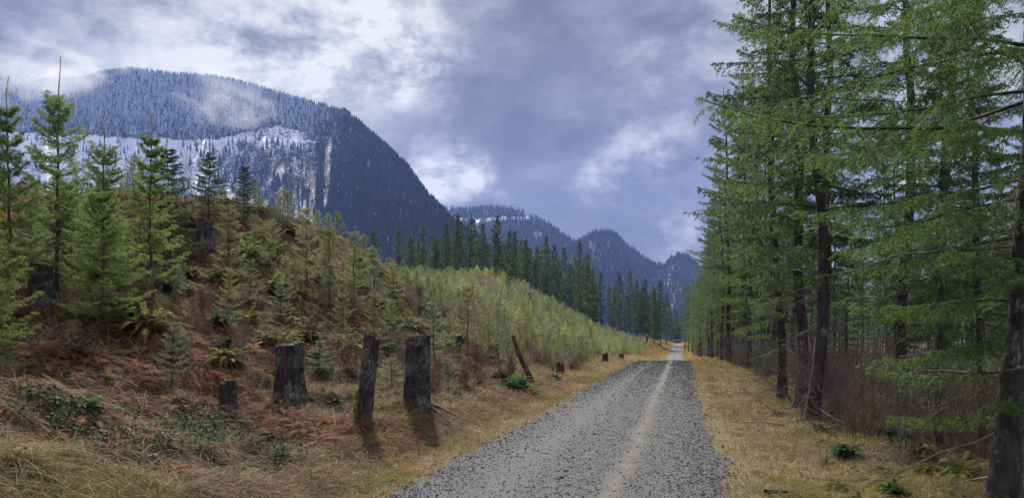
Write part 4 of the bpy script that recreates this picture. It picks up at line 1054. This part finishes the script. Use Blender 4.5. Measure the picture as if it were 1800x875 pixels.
# forest floor right
parts = []
x, y, d = samp(60000, 6, 60, 3.4, 18, .9)
s = np.maximum(1, y/11); nrd = len(x); c = np.where(rng.random((nrd, 1)) < .4*sstep(10, 5, d)[:, None]+.15, pal(nrd, OLIVE), pal(nrd, BROWN))
parts.append(blades(x, y, rng.uniform(.08, .35, nrd)*np.sqrt(s), rng.uniform(.003, .007, nrd)*s, np.abs(rng.normal(.5, .4, nrd)), rng.uniform(0, 6.28, nrd), c))
cover('forest_litter', parts, M['litter'], 'brown litter and thin green growth on the floor of the right hand wood', 'leaf litter')
# ivy and low broad leaves
def leaves(x, y, z, size, col, tilt=.7):
    n_ = len(x); nn = nrm(np.stack([rng.normal(0, tilt, n_), rng.normal(-.15, tilt, n_), np.ones(n_)], -1))
    a = nrm(np.cross(nn, rng.normal(0, 1, (n_, 3)))); b = np.cross(nn, a); c_ = np.stack([x, y, z], -1)
    s_ = size[:, None]
    o = [c_-a*s_, c_-a*s_*.2+b*s_*.62-nn*s_*.12, c_+a*s_*1.1-nn*s_*.15, c_-a*s_*.2-b*s_*.62-nn*s_*.12]
    V = np.stack(o, 1).reshape(-1, 3); i = np.arange(n_)[:, None]*4
    f = np.concatenate([i+np.array([[0, 1, 2]]), i+np.array([[0, 2, 3]])])
    # faces share the midrib, folded a little
    return V, f, np.repeat(col, 4, 0)
parts = []
IVY = [(.02, .05, .022), (.03, .08, .03), (.015, .04, .02), (.07, .13, .03), (.03, .065, .035)]
for px, py, r_, n_ in [(200, 760, .75, 900), (390, 785, .6, 1400), (60, 720, .5, 600), (430, 815, .45, 1100), (180, 815, .5, 350), (280, 745, .6, 500), (120, 735, .5, 500), (5, 600, .5, 700), (210, 690, .4, 220), (370, 745, .5, 500), (300, 800, .5, 350), (60, 790, .4, 200)]:
    x0, y0, _ = hit(px, py, y0=3.5); n_ = int(n_*1.25)
    x = x0+rng.normal(0, r_*.7, n_); y = y0+rng.normal(0, r_*.55, n_)
    k = fbm(x*2.5, y*2.5, 91) > -.15; x, y = x[k], y[k]
    parts.append(leaves(x, y, ground(x, y)+rng.uniform(.03, .17, len(x)), rng.uniform(.016, .034, len(x)), pal(len(x), IVY)))
x, y, d = samp_px(7000, 4.5, 20, -80, 900, -20, -3.2); k = fbm(x*1.4, y*1.4, 92) > .15; x, y = x[k], y[k]
parts.append(leaves(x, y, ground(x, y)+rng.uniform(.02, .12, len(x)), rng.uniform(.012, .026, len(x)), pal(len(x), IVY+[(.2, .24, .04), (.16, .11, .08)])))
x, y, d = samp(5000, 6, 26, 3.4, 9, .9); k = fbm(x*1.2, y*1.2, 93) > .1; x, y = x[k], y[k]
parts.append(leaves(x, y, ground(x, y)+rng.uniform(.02, .15, len(x)), rng.uniform(.015, .03, len(x)), pal(len(x), IVY+[(.12, .18, .03)])))
cover('ivy_ground_cover', parts, M['ivy'], 'dark glossy ivy and salal leaves creeping over the lower left bank', 'ground cover')
# moss cushions
parts = []
for px, py, r_ in [(560, 710, .2), (590, 722, .16), (465, 720, .14), (820, 705, .22), (730, 735, .3), (700, 720, .25), (150, 745, .15), (230, 840, .3), (270, 800, .25), (60, 850, .3), (1610, 835, .25), (1560, 860, .25), (1490, 775, .3), (660, 770, .3), (560, 760, .4), (850, 740, .3)]:
    x0, y0, _ = hit(px, py, y0=3.5); n_ = 2200
    x = x0+rng.normal(0, r_*.6, n_); y = y0+rng.normal(0, r_*.6, n_)
    parts.append(blades(x, y, rng.uniform(.015, .05, n_), rng.uniform(.003, .006, n_), rng.uniform(.3, 1.4, n_), rng.uniform(0, 6.28, n_), pal(n_, [(.30, .28, .04), (.20, .21, .04), (.42, .36, .05), (.13, .15, .03)]), z0=.015+.03*np.exp(-((x-x0)**2+(y-y0)**2)/(r_*.6)**2), nseg=2))
cover('moss_patches', parts, M['litter'], 'yellow green moss cushions among the verge grass', 'moss')
# loose stones of the gravel
def stones(x, y, r_, col, zo):
    n_ = len(x); base = np.array([[1, 0, 0], [-1, 0, 0], [0, 1, 0], [0, -1, 0], [0, 0, 1], [0, 0, -1]], float)
    B_ = base[None]*rng.uniform(.6, 1.3, (n_, 6, 1))+rng.normal(0, .18, (n_, 6, 3)); B_[..., 2] *= .6
    a = rng.uniform(0, 6.28, n_); c_, s_ = np.cos(a)[:, None], np.sin(a)[:, None]
    B_ = np.stack([B_[..., 0]*c_-B_[..., 1]*s_, B_[..., 0]*s_+B_[..., 1]*c_, B_[..., 2]], -1)*r_[:, None, None]
    V = B_+np.stack([x, y, ground(x, y)+zo+r_*.25], -1)[:, None]
    t_ = np.array([[0, 2, 4], [2, 1, 4], [1, 3, 4], [3, 0, 4], [2, 0, 5], [1, 2, 5], [3, 1, 5], [0, 3, 5]])
    f = (t_[None]+np.arange(n_)[:, None, None]*6).reshape(-1, 3)
    return V.reshape(-1, 3), f, np.repeat(col, 6, 0)
GR = [(.085, .091, .102), (.108, .116, .13), (.07, .076, .087), (.145, .154, .17), (.10, .102, .105)]
x, y, d = samp(135000, 3.9, 50, -2.0, 2.0, 1.0)
k = rng.random(len(x)) < (.12+.88*sstep(.04, .26, np.abs(d-.56+.15*fbm(x*.7, y*.7, 12))))*(1-.5*np.exp(-((d+.75)/.3)**2))*(1-.7*sstep(1.6, 2.0, np.abs(d)+.1*fbm(x*2, y*2, 14)))
x, y, d = x[k], y[k], d[k]
r_ = rng.gamma(2.6, .0024, len(x))*np.maximum(1, (y/17)); r_ = np.minimum(r_, .03*np.maximum(1, y/14))
c = pal(len(x), GR, .3); fade = sstep(8, 35, y)[:, None]*.7; c = c*(1-fade)+np.array([.105, .113, .126])*fade; br = rng.random(len(x)) < .02; c[br] = np.clip(c[br]*2.6, 0, .6)
cover('gravel_stones', [stones(x, y, r_, c, .018)], M['litter'], 'loose grey crushed stones of the gravel road', 'gravel')

# ------------------------------------------------------------------ mountains
def mtn_mat(name):
    m, nt, out = newmat(name)
    tc = N(nt, 'ShaderNodeTexCoord').outputs['Object']
    sn = N(nt, 'ShaderNodeAttribute', attribute_name='v').outputs['Fac']
    n1 = noise(nt, .03, 8, .75, tc); n2 = noise(nt, .16, 6, .8, tc)
    base = ramp(nt, [(.35, (.025, .032, .025)), (.6, (.06, .05, .04)), (.75, (.10, .08, .07))], n1).outputs[0]
    thr = math_n(nt, 'ADD', math_n(nt, 'MULTIPLY_ADD', n2, 1.7, -1.02), math_n(nt, 'ADD', math_n(nt, 'MULTIPLY', n1, .5), math_n(nt, 'SUBTRACT', sn, .62)))
    f = ramp(nt, [(.0, (0, 0, 0)), (.07, (1, 1, 1))], thr).outputs[0]
    c = mixc(nt, f, base, (.76, .81, .92))
    p = N(nt, 'ShaderNodeBsdfPrincipled'); p.inputs['Roughness'].default_value = .9
    nt.links.new(c, p.inputs['Base Color'])
    nt.links.new(p.outputs[0], out.inputs['Surface']); return m
def mtree_mat(name, c0, c1):
    m, nt, out = newmat(name)
    v = N(nt, 'ShaderNodeAttribute', attribute_name='v').outputs['Fac']
    tc = N(nt, 'ShaderNodeTexCoord').outputs['Object']
    n2 = noise(nt, .35, 3, .7, tc)
    green = ramp(nt, [(.3, c0), (.7, c1)], n2).outputs[0]
    f = ramp(nt, [(.35, (0, 0, 0)), (.75, (1, 1, 1))], v).outputs[0]
    c = mixc(nt, f, green, (.42, .52, .68))
    p = N(nt, 'ShaderNodeBsdfPrincipled'); p.inputs['Roughness'].default_value = .95; p.inputs['Specular IOR Level'].default_value = .1
    nt.links.new(c, p.inputs['Base Color']); nt.links.new(p.outputs[0], out.inputs['Surface']); return m
MM = mtn_mat('mountain_ground'); MT = mtree_mat('mountain_conifers', (.014, .024, .016), (.032, .048, .028))

class Mountain:
    def __init__(s, name, sil, yn, yr, pxs, rough, seed, base=606):
        s.px = pxs; s.sil = sil; s.yn = yn; s.yr = yr; s.rough = rough; s.seed = seed; s.base = base
        nt_ = 110; nb = 24
        t = np.linspace(0, 1, nt_); PX, Tt = np.meshgrid(pxs, t, indexing='ij')
        X, Y, Z = s.pos(PX, Tt)
        # back side falls away
        tb = np.linspace(0, 1, nb+1)[1:]; X0, Y0, Z0 = X[:, -1:], Y[:, -1:], Z[:, -1:]
        Yb = Y0+tb[None]*900; Xb = X0+0*tb[None]; Zb = Z0-(Z0+12)*tb[None]**1.3-5*tb[None]
        X = np.concatenate([X, Xb], 1); Y = np.concatenate([Y, Yb], 1); Z = np.concatenate([Z, Zb], 1)
        v = np.concatenate([s.snow(PX, Tt, Z[:, :nt_]), np.zeros((len(pxs), nb))], 1)
        s.o = link(name, build_mesh(name, np.stack([X, Y, Z], -1).reshape(-1, 3), [grid_faces(*X.shape)], [MM], smooth=True, fl={'v': v.ravel()}))
        tag(s.o, kind='structure')
    def S(s, px): return np.interp(px, [q[0] for q in s.sil], [q[1] for q in s.sil])
    def dist(s, px, t):
        yn = np.interp(px, [q[0] for q in s.yn], [q[1] for q in s.yn]); yr = np.interp(px, [q[0] for q in s.yr], [q[1] for q in s.yr])
        Y = yn+(yr-yn)*t**.95
        w = np.sin(np.clip(t, 0, 1)*PI)
        return Y*(1+s.rough*w*(fbm(px*.012, t*1.2, s.seed, 4)+.4*fbm(px*.05, t*4, s.seed+7, 3)))
    def pos(s, px, t):
        Y = s.dist(px, t); py = s.base+(s.S(px)-s.base)*t
        return (px-CX)/F*Y, Y, CAMZ-(py-HY)/F*Y
    def t_of(s, px, py): return np.clip((py-s.base)/(s.S(px)-s.base), 0, 1)
    def snow(s, px, t, z): return np.zeros_like(t)
    def density(s, px, py, t): return np.ones_like(t)
    def forest(s, name, n_, pxl, pxr, hgt, mat, lab, tmin=0.):
        px = rng.uniform(pxl, pxr, n_); top = s.S(px)
        py = rng.uniform(0, 1, n_)*(s.base-top)+top
        # extra on the skyline
        ns = n_//9; pxs = rng.uniform(pxl, pxr, ns); px = np.r_[px, pxs]; py = np.r_[py, s.S(pxs)+rng.uniform(0, 2.5, ns)]
        t = s.t_of(px, py); k = (rng.random(len(px)) < s.density(px, py, t)) & (t > tmin); px, py, t = px[k], py[k], t[k]
        X, Y, Z = s.pos(px, t); sv = s.tsnow(px, py, t)
        n2 = len(px); h = hgt*rng.uniform(.55, 1.25, n2); r_ = h*rng.uniform(.13, .2, n2)
        rt = rng.normal(0, .12, (n2, 1)); K = 6; Vs = []; Vv = []; Fs = []
        n0 = 0
        tiers = [(.08, .52, 1.0), (.30, .76, .74), (.55, 1.0, .48)]
        for (z0, z1, rr) in tiers:
            a = np.arange(K)*2*PI/K; a = a[None]+rng.uniform(0, 6, (n2, 1))
            rad = r_[:, None]*rr*rng.uniform(.6, 1.25, (n2, K))
            zz = Z[:, None]+h[:, None]*(z0+rng.uniform(-.06, .06, (n2, K)))
            ring = np.stack([X[:, None]+rad*np.cos(a), Y[:, None]+rad*np.sin(a), zz], -1)
            apex = np.stack([X, Y, Z+h*z1], -1)[:, None]
            V = np.concatenate([ring, apex], 1); Vs.append(V.reshape(-1, 3))
            b = n0+np.arange(n2)[:, None, None]*(K+1)
            tri = np.stack([np.arange(K), (np.arange(K)+1) % K, np.full(K, K)], -1)[None]
            Fs.append((b+tri).reshape(-1, 3)); n0 += n2*(K+1)
            Vv.append(np.clip(np.repeat(sv[:, None]+rt, K+1, 1)+rng.normal(0, .2, (n2, K+1))+np.r_[np.full(K, .08), -.12][None], 0, 1).ravel())
        me = build_mesh(name, np.concatenate(Vs), [np.concatenate(Fs)], [mat], smooth=False, fl={'v': np.concatenate(Vv)})
        return tag(link(name, me), lab, 'forest', None, 'stuff')
    def tsnow(s, px, py, t): return np.zeros_like(t)

class Main(Mountain):
    def clear(s, px, py):
        """cleared ground: 1 inside"""
        w = 6*fbm(px*.04, py*.04, 301)
        up = np.interp(px, [0, 120, 200, 330, 385, 430, 490, 535, 556, 560], [232, 236, 241, 246, 244, 232, 222, 232, 250, 250])+w*.4
        inm = (px < 556+w) & (py > up) & (py < 620)
        tree_patch = (px > 378) & (px < 470) & (py > 255+w) & (py < 330) & (fbm(px*.03, py*.02, 303) > -.25)
        strip = (np.abs(px-(578-(py-250)*.05+w*.5)) < 6.5+w*.3) & (py > 240) & (py < 372)
        lower = (px > 575) & (px < 720) & (np.abs(py-(385-(px-650)*.02+w)) < 7)
        return inm, tree_patch, strip, lower
    def density(s, px, py, t):
        inm, tp, st, lo = s.clear(px, py); d = np.ones_like(t)
        d[inm] = .05; d[inm & tp] = .35; d[inm & (px > 470) & (fbm(px*.05, py*.05, 305) > .1)] = .15
        d[(px > 372) & (px < 556) & inm & (py > 262) & (py < 285)] = .4
        d[st] = .02; d[lo] = .15
        return d
    def snow(s, px, t, z):
        py = s.base+(s.S(px)-s.base)*t; inm, tp, st, lo = s.clear(px, py)
        alt = sstep(420, 250, py)
        v = .10+.35*alt*sstep(640, 560, px)
        v = np.where(inm, .40+.24*sstep(480, 300, px)*sstep(390, 300, py)+.12*sstep(300, 240, py)+.07*sstep(370, 420, px)+.16*fbm(px*.05, py*.06, 309), v)
        road = inm & (np.abs(py-np.interp(px, [130, 380, 430, 560], [243, 246, 243, 250])) < 2.2); v = np.where(road, .85, v)
        v = np.where(st, .44+.25*fbm(px*.1, py*.12, 310), v); v = np.where(lo, .28, v)
        return v
    def tsnow(s, px, py, t):
        return np.clip(.52*sstep(395, 215, py)*sstep(660, 520, px+(py-250)*.35)+.14*sstep(240, 160, py)+.10*fbm(px*.03, py*.03, 307)+.06, 0, .78)

main = Main('mountain', [(-900, 120), (-300, 150), (0, 143), (70, 150), (130, 150), (180, 138), (225, 132), (300, 140), (390, 148), (440, 160), (500, 178), (560, 196), (610, 210), (645, 240), (680, 272), (715, 305), (745, 350), (775, 382), (790, 398), (840, 440), (900, 492), (990, 560), (1060, 600)],
    [(-900, 800), (600, 700), (1060, 640)], [(-900, 2300), (0, 2000), (500, 1800), (700, 1350), (800, 1100), (1060, 660)], np.linspace(-700, 1050, 420), .12, 401)
main.forest('mountain_forest', 44000, -250, 1000, 21, MT, 'snow dusted conifer forest covering the big mountain on the left')

class Second(Mountain):
    def clear(s, px, py):
        return (np.abs(py-np.interp(px, [780, 800, 840, 880], [378, 386, 388, 384])) < 3.5) | ((px < 812) & (py < 400) & (py-372 > (px-790)*.9) & (py-372 < (px-785)*1.7)), (np.hypot(px-945, (py-412)*1.2) < 9)
    def density(s, px, py, t):
        a, b = s.clear(px, py); d = np.ones_like(t); d[a] = .05; d[b] = .15; return d
    def snow(s, px, t, z):
        py = s.base+(s.S(px)-s.base)*t; a, b = s.clear(px, py); v = np.full_like(t, .12); v[a] = .8; v[b] = .5; return v
    def tsnow(s, px, py, t): return .28*sstep(430, 380, py)+.1*fbm(px*.05, py*.05, 311)
second = Second('second_mountain', [(600, 400), (740, 380), (780, 372), (815, 375), (850, 370), (875, 371), (905, 375), (935, 384), (965, 402), (995, 422), (1030, 448), (1070, 480), (1150, 560), (1200, 600)],
    [(600, 1700), (1200, 1650)], [(600, 2900), (900, 2700), (1200, 1700)], np.linspace(640, 1190, 180), .10, 421)
second.forest('second_mountain_forest', 9000, 720, 1180, 24, MT, 'forest on the lower mountain behind the end of the big one')
class Third(Mountain): pass
third = Third('third_mountain', [(900, 520), (960, 470), (1000, 440), (1025, 424), (1045, 413), (1065, 412), (1085, 418), (1100, 434), (1118, 446), (1135, 460), (1155, 470), (1170, 468), (1182, 456), (1195, 451), (1210, 455), (1225, 468), (1260, 490), (1340, 500), (1450, 470), (1560, 440), (1700, 420), (2100, 430), (2600, 400)],
    [(900, 1500), (1500, 1400), (2600, 1300)], [(900, 2100), (1060, 2300), (1160, 2500), (1300, 2600), (2600, 2200)], np.linspace(930, 2400, 330), .10, 431)
third.forest('third_mountain_forest', 9000, 940, 1420, 20, MT, 'dark blue wooded hills where the road leads')

# ------------------------------------------------------------------ low cloud on the mountain
def vol_box(name, lo, hi):
    x0, y0, z0 = lo; x1, y1, z1 = hi
    V = [(x0, y0, z0), (x1, y0, z0), (x1, y1, z0), (x0, y1, z0), (x0, y0, z1), (x1, y0, z1), (x1, y1, z1), (x0, y1, z1)]
    f = [[0, 3, 2, 1], [4, 5, 6, 7], [0, 1, 5, 4], [1, 2, 6, 5], [2, 3, 7, 6], [3, 0, 4, 7]]
    return link(name, build_mesh(name, V, [np.array(f)]))
USE_HAZE = True
if USE_HAZE:
    hz = vol_box('haze', (-4700, -1300, -13.5), (4700, 4500, 900)); tag(hz, 'thin blue air over the whole valley', 'haze', None, 'stuff')
    m, nt, out = newmat('haze_air'); pv = N(nt, 'ShaderNodeVolumePrincipled')
    pv.inputs['Color'].default_value = (.24, .38, .90, 1); pv.inputs['Density'].default_value = .00010; pv.inputs['Anisotropy'].default_value = .2
    nt.links.new(pv.outputs[0], out.inputs['Volume']); hz.data.materials.append(m)

def mist(name, lab, px0, px1, py0, py1, Y0, Y1, dens, seed, thr=.5):
    Ym = (Y0+Y1)/2; x0 = (px0-CX)/F*Ym; x1 = (px1-CX)/F*Ym; z0 = CAMZ+(HY-py1)/F*Ym; z1 = CAMZ+(HY-py0)/F*Ym
    c = ((x0+x1)/2, Ym, (z0+z1)/2); h = ((x1-x0)/2, (Y1-Y0)/2, (z1-z0)/2)
    o = vol_box(name, (-h[0], -h[1], -h[2]), h); o.location = c
    m, nt, out = newmat(name+'_air'); tc = N(nt, 'ShaderNodeTexCoord').outputs['Object']
    mp = N(nt, 'ShaderNodeMapping'); mp.inputs['Scale'].default_value = tuple(1/k for k in h); nt.links.new(tc, mp.inputs[0])
    ln = N(nt, 'ShaderNodeVectorMath', operation='LENGTH'); nt.links.new(mp.outputs[0], ln.inputs[0])
    mp2 = N(nt, 'ShaderNodeMapping'); mp2.inputs['Scale'].default_value = (.006, .004, .010); mp2.inputs['Location'].default_value = (seed, 0, 0); mp2.inputs['Rotation'].default_value = (0, .35, 0); nt.links.new(tc, mp2.inputs[0])
    n1 = noise(nt, 1.9, 7, .62, mp2.outputs[0], .8)
    f = math_n(nt, 'MULTIPLY_ADD', n1, 2.6, -1.3*1.0+thr)
    f = math_n(nt, 'SUBTRACT', f, math_n(nt, 'MULTIPLY', math_n(nt, 'POWER', ln.outputs['Value'], 2.0), .75))
    f = math_n(nt, 'MULTIPLY', math_n(nt, 'MINIMUM', math_n(nt, 'MAXIMUM', f, 0), .7), dens)
    pv = N(nt, 'ShaderNodeVolumePrincipled'); pv.inputs['Color'].default_value = (.98, .985, 1, 1); nt.links.new(f, pv.inputs['Density']); pv.inputs['Anisotropy'].default_value = .25
    nt.links.new(pv.outputs[0], out.inputs['Volume']); o.data.materials.append(m)
    return tag(o, lab, 'mist', None, 'stuff')
mist('summit_mist', 'low grey cloud swallowing the upper left ridge of the snowy mountain', -60, 300, 70, 235, 1500, 2300, .0085, 3.1, .34)
mist('summit_mist', 'thin wisp of mist slanting below the mountain summit ridge', 270, 530, 115, 245, 1350, 1800, .0055, 5.4, .26)

# ------------------------------------------------------------------ sky, sun, camera
SUN_EL, SUN_AZ = R(42), R(-12)          # azimuth measured from +Y towards +X
W = bpy.data.worlds.new('World'); SC.world = W; W.use_nodes = True
nt = W.node_tree; nt.nodes.clear(); out = nt.nodes.new('ShaderNodeOutputWorld'); bg = nt.nodes.new('ShaderNodeBackground')
sky = N(nt, 'ShaderNodeTexSky', sky_type='NISHITA', sun_disc=False); sky.sun_elevation = SUN_EL; sky.sun_rotation = SUN_AZ
tc = N(nt, 'ShaderNodeTexCoord').outputs['Generated']
def vdir(px, py):
    v = np.array([(px-CX)/F, 1, (HY-py)/F]); return v/np.linalg.norm(v)
def vm(op, a, b):
    n_ = nt.nodes.new('ShaderNodeVectorMath'); n_.operation = op
    for i_, s_ in enumerate((a, b)):
        if hasattr(s_, 'links'): nt.links.new(s_, n_.inputs[i_])
        elif op == 'SCALE' and i_ == 1: n_.inputs['Scale'].default_value = s_
        else: n_.inputs[i_].default_value = tuple(s_)
    return n_
wn = N(nt, 'ShaderNodeTexNoise', i_Scale=5.0, i_Detail=8.0, i_Roughness=.62); nt.links.new(tc, wn.inputs['Vector'])
off_ = vm('SCALE', vm('SUBTRACT', wn.outputs['Color'], (.5, .5, .5)).outputs[0], .13).outputs[0]
wd = vm('NORMALIZE', vm('ADD', tc, off_).outputs[0], (0, 0, 0)).outputs[0]
mp = N(nt, 'ShaderNodeMapping'); mp.inputs['Scale'].default_value = (1, 1, 1.7); mp.inputs['Location'].default_value = (.3, .1, .7); nt.links.new(tc, mp.inputs[0])
n1 = noise(nt, 4.2, 9, .62, mp.outputs[0], .2); n2 = noise(nt, 11, 8, .66, mp.outputs[0], .15)
n3 = noise(nt, 24, 6, .6, mp.outputs[0], .4)
val = math_n(nt, 'ADD', math_n(nt, 'MULTIPLY_ADD', n1, 1.25, -.36), math_n(nt, 'MULTIPLY_ADD', n2, .42, math_n(nt, 'MULTIPLY_ADD', n3, .22, -.11)))
brk = N(nt, 'ShaderNodeMapRange', interpolation_type='SMOOTHSTEP'); nt.links.new(math_n(nt, 'MULTIPLY_ADD', n2, .6, math_n(nt, 'MULTIPLY', n1, .4)), brk.inputs['Value'])
brk.inputs['From Min'].default_value = .38; brk.inputs['From Max'].default_value = .60; brk.inputs['To Min'].default_value = .25; brk.inputs['To Max'].default_value = 1.5
BL = [(640, 50, 6, .17), (550, 100, 7, .11), (420, 90, 9, .07), (770, 120, 3.2, .22), (470, 130, 4, .12), (690, 70, 4, .12), (560, 128, 2.0, .12), (785, 312, 3.0, .34), (745, 330, 2.2, .26), (845, 297, 1.4, .30), (880, 358, 1.4, .24), (1110, 275, 2.8, .22), (1060, 325, 1.8, .22),
      (1180, 275, 2.2, .14), (1190, 140, 3.5, .05), (1240, 45, 3, .06), (250, 40, 8, .10), (330, 130, 4, .10), (1185, 458, 2.6, .22), (1190, 400, 1.4, .12), (1180, 200, 4, -.08), (1230, 110, 4, -.04), (1700, 160, 8, .2),
      (60, 90, 8, -.04), (930, 60, 9, -.05), (1100, 60, 7, -.04), (960, 210, 7, -.03), (870, 230, 4, -.05), (640, 190, 4, -.07), (1200, 230, 4, -.05), (830, 350, 2.0, -.14), (1190, 340, 4, -.05), (480, 80, 2.5, -.10), (390, 60, 2, -.10)]
for px, py, r_, s_ in BL:
    dt = vm('DOT_PRODUCT', wd, vdir(px, py)).outputs['Value']
    mr = N(nt, 'ShaderNodeMapRange', interpolation_type='SMOOTHSTEP'); nt.links.new(dt, mr.inputs['Value'])
    mr.inputs['From Min'].default_value = math.cos(R(r_*1.25)); mr.inputs['From Max'].default_value = math.cos(R(r_*.1)); mr.inputs['To Max'].default_value = s_
    val = math_n(nt, 'MULTIPLY_ADD', mr.outputs[0], brk.outputs[0], val) if s_ > 0 else math_n(nt, 'ADD', val, mr.outputs[0])
cl = ramp(nt, [(.20, (.045, .046, .054)), (.36, (.082, .083, .094)), (.50, (.135, .136, .150)), (.62, (.215, .213, .218)), (.78, (.32, .312, .305)), (.98, (.47, .45, .425))], val).outputs[0]
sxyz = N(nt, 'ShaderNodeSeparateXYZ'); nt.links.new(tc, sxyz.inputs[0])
# cloud brightened overhead and behind the viewer, added fill light for the foreground
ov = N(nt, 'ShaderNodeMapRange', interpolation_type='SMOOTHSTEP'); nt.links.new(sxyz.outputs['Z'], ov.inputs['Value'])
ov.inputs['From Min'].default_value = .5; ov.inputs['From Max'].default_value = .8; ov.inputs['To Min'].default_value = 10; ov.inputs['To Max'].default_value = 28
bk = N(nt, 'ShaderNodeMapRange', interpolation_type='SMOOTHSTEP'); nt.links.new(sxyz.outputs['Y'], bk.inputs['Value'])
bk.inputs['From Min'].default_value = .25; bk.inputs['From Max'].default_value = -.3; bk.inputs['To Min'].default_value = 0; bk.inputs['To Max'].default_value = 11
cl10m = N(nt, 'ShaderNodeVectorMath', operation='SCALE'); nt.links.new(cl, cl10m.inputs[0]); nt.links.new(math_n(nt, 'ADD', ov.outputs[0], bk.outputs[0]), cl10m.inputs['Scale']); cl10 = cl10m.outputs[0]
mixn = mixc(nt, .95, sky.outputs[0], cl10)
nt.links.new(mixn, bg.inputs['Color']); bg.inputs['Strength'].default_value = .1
nt.links.new(bg.outputs[0], out.inputs['Surface'])

sl = bpy.data.lights.new('sun', 'SUN'); sl.energy = 4.4; sl.angle = R(3); sl.color = (1, .93, .80)
so = bpy.data.objects.new('sun', sl); COL.objects.link(so)
from mathutils import Vector
sd = Vector((math.sin(SUN_AZ)*math.cos(SUN_EL), math.cos(SUN_AZ)*math.cos(SUN_EL), math.sin(SUN_EL)))
so.rotation_euler = sd.to_track_quat('Z', 'Y').to_euler(); so.location = (0, 0, 60)

cam = bpy.data.cameras.new('camera'); co_ = bpy.data.objects.new('camera', cam); COL.objects.link(co_)
co_.location = (0, 0, CAMZ); co_.rotation_euler = (R(90), 0, 0)
cam.sensor_width = 36; cam.lens = 36*F/1800; cam.shift_y = (HY-437.5)/1800; cam.clip_start = .05; cam.clip_end = 20000
SC.camera = co_
SC.view_settings.view_transform = 'Standard'; SC.view_settings.look = 'None'; SC.view_settings.gamma = 1; SC.view_settings.exposure = 1.0
SC.render.engine = 'CYCLES'
cy = SC.cycles
cy.use_denoising = True; cy.max_bounces = 6; cy.diffuse_bounces = 3; cy.transmission_bounces = 4; cy.volume_bounces = 1; cy.transparent_max_bounces = 4; cy.glossy_bounces = 2
cy.sample_clamp_indirect = 4
